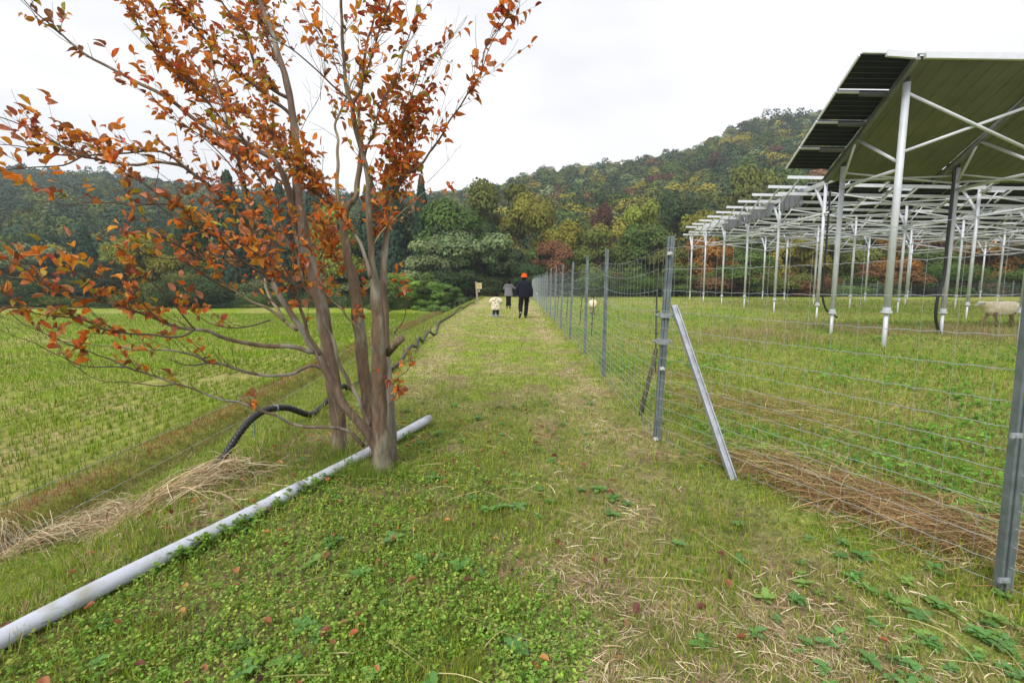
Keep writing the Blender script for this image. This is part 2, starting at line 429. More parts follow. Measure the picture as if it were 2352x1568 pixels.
# clover and chickweed leaflets: thick near the tree and in the left foreground
th = np.linspace(0, 2*math.pi, 7)[:-1]
lf = np.concatenate([[[0, .5, .06]], np.stack([np.sin(th)*.42, .5-np.cos(th)*.5, .02+0*th], -1)])
lff = np.array([[0, i+1, (i+1) % 6+1] for i in range(6)])
def rosette(x, y, size, nleaf, col, tilt=(.1, .7), lift=.01, tmpl=(lf, lff), wide=1.0):
    out = []; n = len(x); z = terrain(x, y)
    base = RNG.uniform(0, 2*math.pi, n)
    for k in range(nleaf):
        a = base+k*2*math.pi/nleaf+RNG.normal(0, .25, n)
        t = RNG.uniform(*tilt, n); s = size*RNG.uniform(.7, 1.15, n)
        out.append(scatter(tmpl[0], tmpl[1], rot_z(a)@rot_x(t), np.stack([x, y, z+lift*RNG.uniform(.2, 1.6, n)], -1), np.stack([s*wide, s, s], -1), col*RNG.uniform(.8, 1.2, (n, 1))))
    return out
x, y, r = polar(70000, 1.1, 11)
c = crest(y)
wd = .55*fbm(x, y, 1.1, 3, 51)+.45*fbm(x, y, 3.2, 2, 52)+.40*np.exp(-((x+.9)/1.0)**2)*(1-sstep(3.0, 5.5, y))+.20*np.exp(-((x-2.1)/.5)**2)*np.exp(-((y-1.6)/.7)**2)-.12*sstep(.2, .6, x)
k = (wd > .76+RNG.uniform(-.05, .14, len(x))) & (x > c-.6) & (x < fence_x(y)+1.5)
x, y, r = x[k], y[k], r[k]
parts = rosette(x, y, RNG.uniform(.006, .0145, len(x))*(1+.09*r), 4, pick([(.20, .37, .05, 3), (.29, .45, .07, 3), (.13, .25, .04, 2), (.42, .48, .11, 2)], len(x)), lift=.028)
x2_, y2_, r2_ = polar(26000, 3, 24, 56); k = (x2_ > fence_x(y2_)+.2) & (.6*fbm(x2_, y2_, .6, 3, 53)+.4*fbm(x2_, y2_, 2.5, 2, 54) > .53+RNG.uniform(-.04, .12, len(x2_))); x2_, y2_, r2_ = x2_[k], y2_[k], r2_[k]
parts += rosette(x2_, y2_, RNG.uniform(.014, .026, len(x2_))*(1+.10*r2_), 4, pick([(.15, .36, .05, 3), (.22, .42, .06, 2), (.12, .28, .04, 1)], len(x2_)), lift=.04)
V, Fs, C = join(parts)
tag(np_mesh('clover_weeds', V, Fs, M_BLADE, col=C), 'low bright green clover and chickweed covering the ground near the tree', 'weeds', kind='stuff')

# broad dock and dandelion leaves in rosettes
bt = np.linspace(0, 1, 7); V0 = []
for i, t in enumerate(bt):
    ww = .17*math.sin(math.pi*min(1, t**1.15*.97+.03))**.6*(1+.18*(-1)**i)
    zz = .45*t-.55*t*t
    V0 += [(-ww, t, zz+.05), (0, t, zz), (ww, t, zz+.05)]
f0 = []
for i in range(6):
    f0 += [(3*i, 3*i+1, 3*i+4, 3*i+3), (3*i+1, 3*i+2, 3*i+5, 3*i+4)]
DOCK = (np.array(V0, float), np.array(f0))
spots = [(905,1250),(940,1225),(965,1300),(1120,1180),(1150,1175),(1185,1170),(1090,1150),(980,1160),(700,1455),(560,1490),(730,1480),(640,1540),(830,1330),(880,1400),
         (1375,1130),(1405,1150),(1440,1165),(1845,1350),(1880,1370),(1830,1395),(2010,1440),(2060,1400),(2110,1430),(2160,1400),(2200,1420),(2240,1470),(2150,1500),(2090,1480),(2270,1440),(2180,1550),(2300,1500),(2050,1530),
         (860,1220),(1010,1290),(1240,1130),(300,1330),(390,1290),(760,1250),(1560,1260),(1700,1300),(560,1200),(620,1160),(2080,1350),(1960,1330)]
sx, sy = [], []
for a, b in spots:
    p = ground(a, b); sx.append(p[0]); sy.append(p[1])
sx = np.array(sx); sy = np.array(sy)
ex = np.concatenate([sx, RNG.uniform(-1.8, 2.4, 90), RNG.normal(1.75, .35, 70)]); ey = np.concatenate([sy, RNG.uniform(1.3, 6.5, 90), RNG.normal(1.75, .35, 70)])
k = ex < fence_x(ey)+.6; ex, ey = ex[k], ey[k]
parts = rosette(ex, ey, np.where(np.arange(len(ex)) < len(sx)+90, RNG.uniform(.032, .078, len(ex))*(1-.2*sstep(.6, 1.4, ex)), RNG.uniform(.026, .05, len(ex))), 7, pick([(.16, .33, .10, 3), (.15, .33, .08, 2), (.24, .38, .09, 1)], len(ex), .1), tilt=(.05, .5), lift=.015, tmpl=DOCK, wide=1.5)
V, Fs, C = join(parts)
tag(np_mesh('broadleaf_weeds', V, Fs, M_BLADE, col=C), 'dock and dandelion rosettes with broad blue green leaves in the turf', 'weeds', kind='stuff')

# longer tufts: by the tree foot, along the bank, below the fence
parts = []
def tuft(x0, y0, n, rad, hh, col, lean=.35, wid=(.002, .004)):
    a = RNG.uniform(0, 2*math.pi, n); rr = rad*np.sqrt(RNG.uniform(0, 1, n))
    x = x0+rr*np.cos(a); y = y0+rr*np.sin(a)
    return blades(x, y, RNG.uniform(hh*.5, hh, n), RNG.uniform(*wid, n), col(n), lean=lean)
tb = ground(868, 1082)
gg = lambda n: pick([(.17, .28, .035, 3), (.25, .33, .045, 2), (.30, .31, .07, 1)], n)
for dx, dy, hh, n in ((-.05, -.2, .16, 260), (.1, -.16, .14, 200), (-.3, -.12, .15, 220), (-.45, .25, .18, 200), (-.3, .35, .16, 200), (0, -.12, .17, 200), (-.2, -.05, .17, 200), (.14, -.04, .12, 120), (-.35, .12, .16, 150), (-.5, .0, .12, 130), (.22, .2, .11, 90)):
    parts += tuft(tb[0]+dx, tb[1]+dy, n, .15, hh, gg, lean=.4)
for i in range(150):
    px_ = RNG.uniform(0, 2100); py_ = RNG.uniform(1120, 1560); p = ground(px_, py_)
    if p[0] < fence_x(p[1]): parts += tuft(p[0], p[1], 28, .05, RNG.uniform(.05, .11), gg if RNG.uniform() < .75 else (lambda n: pick(STRAWS, n)), lean=.5)
# bank: weedy green, rusty foot, ditch
n = 100000; yb = 1.5+45*RNG.uniform(0, 1, n)**1.8; xb = crest(yb)-RNG.uniform(-.1, 4.0, n)
t_ = (crest(yb)-xb)
rust = np.exp(-((t_-3.45)/.30)**2)*(fbm(xb, yb, 1.2, 2, 61) > .42)
cc = np.where((RNG.uniform(0, 1, n) < rust*.8)[:, None], pick([(.34, .12, .05, 2), (.40, .19, .08, 2), (.28, .25, .06, 1)], n),
              np.where((RNG.uniform(0, 1, n) < .22)[:, None], pick(STRAWS, n), pick([(.22, .32, .03, 3), (.31, .37, .045, 2), (.13, .24, .03, 1)], n)))
parts += blades(xb, yb, RNG.uniform(.04, .13, n)*(1+.02*yb), RNG.uniform(.002, .004, n)*(.8+.5*yb**.7), cc, lean=.45)
V, Fs, C = join(parts)
tag(np_mesh('bank_grass', V, Fs, M_BLADE, col=C), 'long weedy grass on the bank, rusty red along the ditch, and tufts at the tree foot', 'grass', kind='stuff')

# rice stubble: rows of regrown tufts on straw litter, parallel to the bank
parts = []
rows = np.arange(0, 46, .30)
for j, o in enumerate(rows):
    yy = np.concatenate([np.arange(1.0, 16, .19), np.arange(16, 41, .30)]) if o < 22 else np.arange(10, 41, .5)
    yy = yy+RNG.normal(0, .03, len(yy)); xx = -5.98-o+RNG.normal(0, .025, len(yy))-.09*yy*0-.55*sstep(8, 24, yy)
    vis = np.abs(xx/yy) < 1.35; xx, yy = xx[vis], yy[vis]
    if not len(xx): continue
    dist = np.hypot(xx, yy); nb = 18 if o < 4 else (12 if o < 12 else 7)
    gap = fbm(xx, yy, .9, 2, 71) > .24; xx, yy, dist = xx[gap], yy[gap], dist[gap]
    X = np.repeat(xx, nb)+RNG.normal(0, .020, len(xx)*nb)*(1+.03*np.repeat(dist, nb)); Y = np.repeat(yy, nb)+RNG.normal(0, .028, len(xx)*nb)*(1+.05*np.repeat(dist, nb))
    dd = np.repeat(dist, nb)
    stub = RNG.uniform(0, 1, len(X)) < .22
    cc = np.where(stub[:, None], pick([(.52, .45, .22, 2), (.44, .34, .15, 1)], len(X)), pick([(.19, .32, .008, 3), (.27, .38, .012, 3), (.12, .22, .010, 1.5)], len(X)))
    hh = np.where(stub, RNG.uniform(.05, .10, len(X)), RNG.uniform(.10, .22, len(X)))
    parts += blades(X, Y, hh, RNG.uniform(.004, .007, len(X))*(.6+.22*dd**.75), cc, lean=.18)
V, Fs, C = join(parts)
tag(np_mesh('rice_stubble', V, Fs, M_BLADE, col=C), 'rows of cut rice stubble regrown bright yellow green in the paddy', 'crop', kind='stuff')

# straw: strips of dead stalks lying about
def strands(x, y, z, L, wid, ang, col, arch=.1):
    n = len(x); k = 6; t = np.linspace(0, 1, k); bend = RNG.normal(0, .5, n); out = []
    A = ang[:, None]+bend[:, None]*(t[None]-.5)*1.6
    seg = L[:, None]/(k-1); dx = np.cumsum(np.cos(A)*seg, 1)-np.cos(A)*seg; dy = np.cumsum(np.sin(A)*seg, 1)-np.sin(A)*seg
    dx -= dx[:, k//2:k//2+1]; dy -= dy[:, k//2:k//2+1]
    X = x[:, None]+dx; Y = y[:, None]+dy
    zb = terrain(X, Y); tl = RNG.normal(0, .07, n)[:, None]*(t-.5)*L[:, None]*2
    Z = np.maximum(zb+z[:, None]+arch*L[:, None]*np.sin(math.pi*t)[None]*RNG.uniform(0, 1, n)[:, None]+tl, zb+.004)
    P0 = np.stack([X, Y, Z], -1); W_ = wid[:, None]*np.interp(t, [0, .2, 1], [.7, 1, .35])[None]
    N = np.stack([-np.sin(A), np.cos(A), RNG.normal(0, .6, n)[:, None]+0*A], -1); N /= np.linalg.norm(N, axis=-1)[..., None]
    V = np.concatenate([P0-N*W_[..., None], P0+N*W_[..., None]], 1)
    i = np.arange(k-1); f = np.stack([i, i+1, i+1+k, i+k], -1)
    Fc = f[None]+(np.arange(n)*2*k)[:, None, None]
    return V.reshape(-1, 3), Fc.reshape(-1, 4), np.repeat(col, 2*k, 0)
def along(poly, n, spread):
    poly = np.array(poly, float); d = np.concatenate([[0], np.cumsum(np.linalg.norm(np.diff(poly, axis=0), axis=1))])
    t = RNG.uniform(0, d[-1], n)
    return np.interp(t, d, poly[:, 0])+RNG.normal(0, spread, n), np.interp(t, d, poly[:, 1])+RNG.normal(0, spread, n)
def gp(*pp): return [tuple(ground(a, b)[:2]) for a, b in pp]
SL = [(.50, .40, .24, 3), (.62, .53, .35, 2), (.38, .27, .15, 2), (.26, .17, .09, 1)]
# the pale heap along the top of the bank
heap = gp((-250, 1400), (0, 1290), (160, 1230), (300, 1180), (430, 1130), (540, 1100))
x, y = along(heap, 6500, .17); hz = .15*np.exp(-RNG.uniform(0, 2, len(x)))*RNG.uniform(0, 1, len(x))
ang = math.atan2(heap[-1][1]-heap[0][1], heap[-1][0]-heap[0][0])+RNG.normal(0, .65, len(x))
V, f, C = strands(x, y, hz, RNG.uniform(.12, .5, len(x)), RNG.uniform(.0015, .0042, len(x)), ang, pick(SL, len(x)), .22)
tag(np_mesh('straw_heap', V, [f], M_STRAW, col=C), 'pale dry grass heaped along the top of the bank left of the white pipe', 'straw', kind='stuff')
# brown stalks raked up behind the wire fence
pp = []
for poly, n, sp, zz in ((gp((1560, 915), (1680, 930), (1800, 950), (1950, 985)), 1300, .40, .05), (gp((1700, 1070), (1850, 1110), (1990, 1165), (2120, 1205), (2240, 1245), (2420, 1290)), 3900, .22, .08), (gp((1540, 860), (1600, 870)), 300, .3, .03)):
    x, y = along(poly, n, sp); a0 = math.atan2(poly[-1][1]-poly[0][1], poly[-1][0]-poly[0][0])
    k = x > fence_x(y)+.06; x, y = x[k], y[k]; n = len(x)
    pp.append(strands(x, y, zz*RNG.uniform(0, 1, n)**2, RNG.uniform(.15, .75, n), RNG.uniform(.0010, .0028, n), a0+RNG.normal(0, 1.0, n), pick([(.30, .18, .075, 3), (.42, .29, .13, 2.5), (.19, .10, .05, 2), (.52, .42, .21, 1.5)], n), .05))
V, Fs, C = join(pp)
tag(np_mesh('brown_stalks', V, Fs, M_STRAW, col=C), 'raked brown reed stalks lying in a band behind the near wire fence', 'straw', kind='stuff')
# thatch of clippings over the dry patches of the lane
x, y, r = polar(58000, 1.1, 22); k = (x > crest(y)-.6) & (x < fence_x(y)+.1); x, y, r = x[k], y[k], r[k]
k = dryness(x, y) > RNG.uniform(.42, .75, len(x)); x, y, r = x[k], y[k], r[k]; n = len(x)
V, f, C = strands(x, y, RNG.uniform(.004, .02, n), RNG.uniform(.03, .10, n)*(1+.06*r), RNG.uniform(.0007, .0014, n)*(.7+.4*r), RNG.uniform(0, 6.28, n), pick([(.60, .49, .31, 3), (.68, .59, .40, 2), (.46, .34, .21, 1.5)], n), .08)
pp = [(V, f, C)]
n = 380; x = RNG.uniform(-2.0, 2.2, n); y = RNG.uniform(1.3, 7, n); k = x < fence_x(y); x, y = x[k], y[k]; n = len(x)
pp.append(strands(x, y, RNG.uniform(.03, .05, n), RNG.uniform(.08, .42, n), RNG.uniform(.0010, .0026, n), RNG.uniform(0, 6.28, n), pick([(.42, .36, .17, 2), (.48, .42, .24, 1), (.28, .26, .08, 1)], n), .10))
V, Fs, C = join(pp)
tag(np_mesh('dry_clippings', V, Fs, M_STRAW, col=C), 'pinkish straw clippings matted over the worn patches of the path', 'straw', kind='stuff')
# ------------------------------------------------------------------ forest
M_LEAF = mat('foliage', (1, 1, 1), .7, attr='col', obcol=True, trans=.2, spec=.15)
M_FAR = mat('far_foliage', (1, 1, 1), .9, attr='col', spec=.05)
M_BARK = mat('grey_bark', (.13, .105, .08), .9, noise=(6, .35), bump=(14, .6))
cardv = np.array([(-.5, 0, 0), (0, -.12, .08), (.5, 0, 0), (.32, .5, 0), (0, .62, .1), (-.32, .5, 0)], float)
cardf = np.array([(0, 1, 4, 5), (1, 2, 3, 4)])
def nbasis(nv):
    """local Z along nv: cards lie on the crown's surface"""
    nv = nv/(np.linalg.norm(nv, axis=1)[:, None]+1e-9); r = RNG.normal(size=nv.shape); x = np.cross(r, nv); x /= np.linalg.norm(x, axis=1)[:, None]+1e-9
    return np.stack([x, np.cross(nv, x), nv], -1)
def crown_mesh(kind, n, seed):
    """unit crown, 1 high and about 1 wide, leaf clumps through the volume; returns V, F, C"""
    rg = np.random.default_rng(seed); P_, S_, C_ = [], [], []
    if kind == 'conifer':
        t = rg.uniform(0, 1, n)**1.25; lay = np.floor(t*15)/15+.012*rg.normal(size=n)
        rad = (.30*(1-lay)**.85+.02)*(.55+.45*rg.uniform(0, 1, n)**.4)*(1+.25*np.sin(lay*97)); a = rg.uniform(0, 6.28, n)
        drop = -.05*rad/.3
        P_ = np.stack([rad*np.cos(a), rad*np.sin(a), .05+.95*lay+drop+.02*rg.normal(size=n)], -1)
        out = rad/(.30*(1-lay)**.85+.03)
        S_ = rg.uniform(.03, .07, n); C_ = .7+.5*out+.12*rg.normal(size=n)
    else:
        nl = {'round': 19, 'tall': 16, 'bush': 11, 'bamboo': 22}[kind]
        cs = []
        for i in range(nl):
            a = rg.uniform(0, 6.28)
            if kind == 'tall': z = rg.uniform(.15, .88); R = .30*(1-abs(z-.45)**1.6)*rg.uniform(.3, 1); s = rg.uniform(.11, .18)
            elif kind == 'bush': z = rg.uniform(.1, .62); R = .36*rg.uniform(.2, 1); s = rg.uniform(.13, .22)
            elif kind == 'bamboo': z = rg.uniform(.1, .9); R = .4*rg.uniform(.2, 1)*(1-.4*z); s = rg.uniform(.07, .14)
            else: z = rg.uniform(.12, .84); R = .38*math.sqrt(max(0.05, 1-((z-.5)/.5)**2))*rg.uniform(.35, 1); s = rg.uniform(.09, .18)
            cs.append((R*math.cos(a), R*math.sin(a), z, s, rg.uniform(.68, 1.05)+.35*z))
        cs = np.array(cs); w = cs[:, 3]**2; k = rg.choice(nl, n, p=w/w.sum())
        d = rg.normal(size=(n, 3)); d /= np.linalg.norm(d, axis=1)[:, None]; d[:, 2] = np.where(d[:, 2] < -.4, -d[:, 2]*.5, d[:, 2])
        sh = rg.uniform(.70, 1.08, n)[:, None]+.18*(rg.uniform(0, 1, n)[:, None] > .93)
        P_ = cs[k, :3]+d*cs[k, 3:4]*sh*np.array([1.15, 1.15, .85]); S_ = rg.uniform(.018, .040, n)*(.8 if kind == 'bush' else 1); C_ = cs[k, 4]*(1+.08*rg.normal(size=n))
    q = (d if kind != 'conifer' else np.stack([np.cos(a), np.sin(a), .6+0*a], -1))*1.5+rg.normal(size=(n, 3))*.55; q[:, 2] += .5; q = np.stack([q[:, 1], -q[:, 0], q[:, 2]], -1) if False else q
    if kind == 'bamboo': q[:, 2] -= .9
    R = nbasis(q)
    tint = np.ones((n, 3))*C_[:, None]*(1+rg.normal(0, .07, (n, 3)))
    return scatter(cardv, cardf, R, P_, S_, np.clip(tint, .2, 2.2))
CROWNS = {}; RAW = {}
for kd, n, k in (('round', 10500, 5), ('tall', 9500, 2), ('conifer', 6500, 2), ('bush', 6500, 3), ('bamboo', 8000, 2)):
    for i in range(k):
        V, Fc, C = crown_mesh(kd, n, 100+len(CROWNS)*7+i)
        RAW.setdefault(kd, []).append((V, Fc, C)); me_o = np_mesh('crown', V, [Fc], M_LEAF, col=C, origin=(0, 0, 0), smooth=False); me = me_o.data
        bpy.data.objects.remove(me_o); CROWNS.setdefault(kd, []).append(me)
def trunk_me(seed):
    rg = np.random.default_rng(seed); mb = MB()
    mb.tube([(0, 0, -.1), (.01, 0, .2), (-.005, .01, .5), (.01, 0, .85)], [.022, .017, .012, .004], 7)
    for i in range(6):
        a = i*1.05+rg.uniform(0, .5); z = .22+.09*i; L = rg.uniform(.14, .26)
        mb.tube([(0, 0, z), (L*.5*math.cos(a), L*.5*math.sin(a), z+.07), (L*math.cos(a), L*math.sin(a), z+.18)], [.009, .006, .002], 5)
    o = mb.build('trunk', M_BARK, origin=(0, 0, 0)); me = o.data; bpy.data.objects.remove(o); return me
TRUNKS = [trunk_me(i) for i in range(3)]
COL = {'dark': (.050, .085, .030), 'green': (.095, .15, .035), 'olive': (.155, .175, .038), 'yellow': (.30, .255, .04), 'pale': (.19, .24, .11),
       'rust': (.20, .10, .05), 'wine': (.125, .055, .042), 'bright': (.19, .33, .055), 'cedar': (.030, .058, .034), 'orange': (.27, .135, .025), 'lime': (.27, .31, .045)}
COL = {k: tuple(q*f for q, f in zip(v, (.80, .84, .80) if k in ('yellow', 'olive', 'lime') else (.92, .92, .88))) for k, v in COL.items()}
WORD = {'dark': 'dark evergreen', 'green': 'mid green', 'olive': 'olive green', 'yellow': 'yellowing', 'pale': 'pale grey green', 'rust': 'rusty red', 'wine': 'wine coloured',
        'bright': 'bright green', 'cedar': 'blue black', 'orange': 'orange turning', 'lime': 'lime green'}
KW = {'round': 'round-crowned tree', 'tall': 'tall leafy tree', 'conifer': 'pointed cedar tree', 'bush': 'bushy low tree', 'bamboo': 'feathery bamboo clump'}
NAME = {'round': 'broadleaf_tree', 'tall': 'broadleaf_tree', 'conifer': 'cedar_tree', 'bush': 'bush', 'bamboo': 'bamboo_clump'}
CAT = {'round': 'tree', 'tall': 'tree', 'conifer': 'tree', 'bush': 'bush', 'bamboo': 'bamboo'}
tcount = [0]
def tree(kind, x, y, h, wd, colk, label=None, group=None, z=None):
    tcount[0] += 1; i = tcount[0]
    z = T(x, y) if z is None else z
    region = 'beyond the rice paddy' if x < -9 else ('at the end of the grass path' if x < 4 else 'behind the sheep pasture')
    t = thing(NAME[kind], (x, y, z-.2), label or f"{WORD[colk]} {KW[kind]} {region}", CAT[kind], group or f"{WORD[colk]} {KW[kind]}s {region}")
    t.rotation_euler[2] = random.uniform(0, 6.28); t.scale = (wd, wd, h)
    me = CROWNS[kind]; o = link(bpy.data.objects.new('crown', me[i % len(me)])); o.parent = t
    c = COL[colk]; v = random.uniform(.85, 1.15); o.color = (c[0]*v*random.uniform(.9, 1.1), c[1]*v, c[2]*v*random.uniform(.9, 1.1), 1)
    if kind != 'bush' and kind != 'bamboo': k = link(bpy.data.objects.new('trunk', TRUNKS[i % 3])); k.parent = t
    return t
def tree_px(kind, px, py_top, Y, wpx, colk, label=None, group=None, z=None):
    p = P(px, py_top, Y); zb = T(p[0], Y) if z is None else z
    return tree(kind, p[0], Y, (p[2]-zb)*1.05, wpx/F*Y*1.1, colk, label, group, zb)
# the ones the photograph shows distinctly (px, top, distance, width in px)
L = tree_px
L('round', 1130, 402, 66, 170, 'olive', 'tall olive tree crown standing highest above the end of the path')
L('round', 1215, 432, 62, 140, 'yellow', 'yellow green tree just right of the highest crown at the path end')
L('round', 1035, 455, 58, 190, 'green', 'mid green tree between the dark cedars and the highest crown')
L('round', 1085, 505, 54, 190, 'pale', 'large grey green willowy tree filling the view above the walkers')
L('round', 985, 545, 52, 150, 'pale', 'grey green willowy tree left of the walkers behind the bamboo')
L('round', 1180, 560, 53, 120, 'dark', 'dark green tree just above the man in the orange hat')
L('round', 1290, 500, 60, 130, 'yellow', 'golden olive tree above the far end of the fence')
L('round', 1262, 548, 54, 112, 'rust', 'rust red bare-looking tree beside the far end of the fence', 'rusty trees')
L('bush', 1410, 598, 53, 90, 'rust', 'low rust red tree behind the middle fence posts', 'rusty trees')
L('round', 1372, 520, 57, 150, 'olive', 'olive tree behind the middle of the fence line')
L('round', 1475, 505, 58, 150, 'green', 'green tree left of the corner fence post')
L('tall', 1480, 465, 64, 130, 'lime', 'lighter green tree rising behind the corner fence post')
L('round', 1560, 560, 54, 120, 'olive', 'olive tree between the corner post and the rack ends')
L('round', 1640, 450, 66, 150, 'yellow', 'yellow olive tree behind the left ends of the racks')
L('round', 1740, 380, 76, 170, 'olive', 'tall olive tree rising behind the left rack ends')
L('round', 1820, 365, 80, 160, 'green', 'green tree under the lower corner of the near canopy')
L('round', 1560, 430, 72, 130, 'dark', 'dark tree on the lower slope left of the racks')
L('round', 1380, 458, 70, 70, 'wine', 'wine red tree in the middle of the lower slope')
L('bush', 2070, 560, 55, 120, 'orange', 'orange tree seen under the racks beside the tall near post')
L('bush', 1960, 640, 52, 110, 'bright', 'bright green bush under the racks behind the left posts')
L('bush', 2300, 600, 54, 150, 'orange', 'orange brown bush under the racks above the running sheep')
L('bush', 2170, 600, 54, 150, 'dark', 'dark bush under the racks left of the running sheep')
L('bush', 1830, 600, 54, 110, 'rust', 'rusty bush under the left part of the racks')
L('bush', 1740, 590, 53, 120, 'olive', 'olive bush behind the farthest left rack posts')
L('bush', 1655, 600, 53, 110, 'green', 'green bush behind the left end posts of the racks')
L('conifer', 967, 412, 58, 90, 'cedar', 'dark cedar nearest the sky gap right of the autumn tree', 'cedars behind the autumn tree')
for i, (a, b) in enumerate([(893, 392), (850, 425), (720, 412), (640, 430), (520, 402)]):
    L('conifer', a, b, 57+i % 3, 135, 'cedar', 'dark cedar '+['third from the right behind the tree, tallest', 'between the two thickest trunks', 'left of the pale forked stem', 'just left of the thick left trunk', 'leftmost behind the autumn branches'][i], 'cedars behind the autumn tree', z=-1)
for a, b, cc in ((560, 450, 'dark'), (640, 470, 'green'), (800, 460, 'dark'), (880, 470, 'green'), (930, 450, 'dark'), (470, 470, 'dark')):
    L('round', a, b, 61, 150, cc, z=-1)
for i, (a, b, w, cc) in enumerate([(910, 625, 90, 'bright'), (960, 640, 80, 'bright'), (1010, 645, 70, 'bright'), (1045, 655, 60, 'green'), (880, 640, 70, 'green'), (985, 622, 70, 'green')]):
    p = P(a, b, 43+i % 2*2); L('bamboo', a, b, 43+i % 2*2, w*1.25, cc, 'bright green bamboo clump at the paddy corner left of the child', 'bamboo at the paddy corner', z=-1.3)
L('round', 75, 532, 60, 150, 'pale', 'pale grey green dome-shaped tree at the left edge beyond the paddy')
L('round', 10, 575, 56, 150, 'pale', 'grey green tree at the far left edge beyond the paddy')
L('bush', 120, 620, 50, 140, 'dark', 'dark bush at the paddy edge below the pale dome tree')
L('tall', 262, 548, 58, 60, 'lime', 'slim lime green tree beyond the paddy left of the autumn tree')
L('round', 350, 530, 52, 140, 'yellow', 'yellow leafed tree beyond the paddy behind the left branches')
L('bush', 405, 595, 48, 130, 'olive', 'olive bush beyond the paddy behind the left branches')
L('round', 770, 465, 53, 150, 'lime', 'lime yellow tree glimpsed between the two main trunks')
L('bush', 470, 600, 47, 140, 'dark', 'dark bush beyond the paddy left of the trunks')
# the rest of the wood's edge
rg = random.Random(5)
for px in range(-260, 2750, 62):
    for row in range(2):
        a = px+rg.uniform(-30, 30)+31*row
        Y = (50 if row == 0 else 60)+rg.uniform(-1, 5)
        if a < 1000: top = (600 if row == 0 else 530)+rg.uniform(-25, 30); ch = ['dark', 'green', 'olive', 'dark', 'pale', 'cedar']
        elif a < 1250: top = (590 if row == 0 else 520)+rg.uniform(-25, 30); ch = ['dark', 'green', 'dark']
        else: top = (600 if row == 0 else 525)+rg.uniform(-30, 30); ch = ['dark', 'olive', 'yellow', 'green', 'olive', 'rust', 'green', 'orange'] if a > 1500 else ['dark', 'olive', 'yellow', 'green', 'olive', 'green']
        kd = 'round' if row else rg.choice(['round', 'bush', 'bush'])
        if a < 560 and row == 1 and rg.random() < .35: kd = 'conifer'
        z = -1.3 if a < 1050 else None
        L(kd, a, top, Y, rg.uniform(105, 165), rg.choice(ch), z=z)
# low scrub closing the gap under the wood's edge: one continuous undergrowth
sc_ = []
for px in range(-200, 2700, 40):
    a = px+rg.uniform(-15, 15); Y = (46.5 if a < 1000 else 51.5)+rg.uniform(-.8, 1.5)
    if 1000 <= a <= 1100: Y = 50
    p = P(a, rg.uniform(640, 665), Y); zb = -1.8 if a < 1150 else -.8; w_ = rg.uniform(75, 110)/F*Y
    V, Fc, C = RAW['bush'][px//40 % 3]; k = RNG.uniform(0, 1, len(Fc)//2) < .5; an = rg.uniform(0, 6.28)
    Fk = Fc.reshape(-1, 2, 4)[k].reshape(-1, 4); u_, inv = np.unique(Fk, return_inverse=True)
    Rm = np.array([[math.cos(an), -math.sin(an), 0], [math.sin(an), math.cos(an), 0], [0, 0, 1]])
    Vk = (V[u_]@Rm.T)*np.array([w_, w_, p[2]-zb])+np.array([p[0], Y, zb])
    sc_.append((Vk, inv.reshape(-1, 4), C[u_]*np.array(COL[rg.choice(['dark', 'green', 'dark', 'cedar', 'olive'])])))
V, Fs, C = join(sc_)
tag(np_mesh('scrub', V, Fs, M_FAR, col=C, smooth=False), 'dark tangled undergrowth along the foot of the wood', 'undergrowth', kind='stuff')

# the wooded hillside: one mass of overlapping crowns
rg2 = np.random.default_rng(9)
pts = []
yy = 70.0
while yy < 262:
    step = 4.6+yy*.008
    xs = np.arange(-1.45*yy-10, 1.5*yy+25, step)
    pts.append(np.stack([xs+rg2.uniform(-.45, .45, len(xs))*step, yy+rg2.uniform(-.45, .45, len(xs))*step], -1)); yy += step*.95
pts = np.concatenate(pts); x, y = pts[:, 0], pts[:, 1]
zt = terrain(x, y, False)
el = (zt+6-EYE)/y; n = len(x)
left = x < -.15*y
typ = rg2.uniform(0, 1, n)
patch = fbm(x, y, .03, 3, 81); patch2 = fbm(x, y, .05, 3, 83)
con = np.where(left, typ < .50, typ < .14+.30*(patch > .56))
H = np.where(con, rg2.uniform(7.5, 11, n), rg2.uniform(6.5, 10, n)); Wd = np.where(con, rg2.uniform(6.5, 9.5, n), rg2.uniform(7, 11, n))
pal = np.array([COL['green'], COL['olive'], COL['yellow'], COL['dark'], COL['rust'], COL['pale'], COL['wine']])
wl = np.array([.36, .26, .02, .30, .01, .05, .0]); wr = np.array([.34, .30, .11, .14, .06, .08, .02])
ci = np.array([rg2.choice(7, p=(wl/wl.sum() if l_ else wr/wr.sum())) for l_ in left])
ci = np.where((patch2 > .62) & ~left & (rg2.uniform(0, 1, n) < .4), 2, ci)
cc = np.where(con[:, None], np.array([.040, .075, .042]), pal[ci]*1.0)*rg2.uniform(.72, 1.25, (n, 1))
out = []
tv = cardv
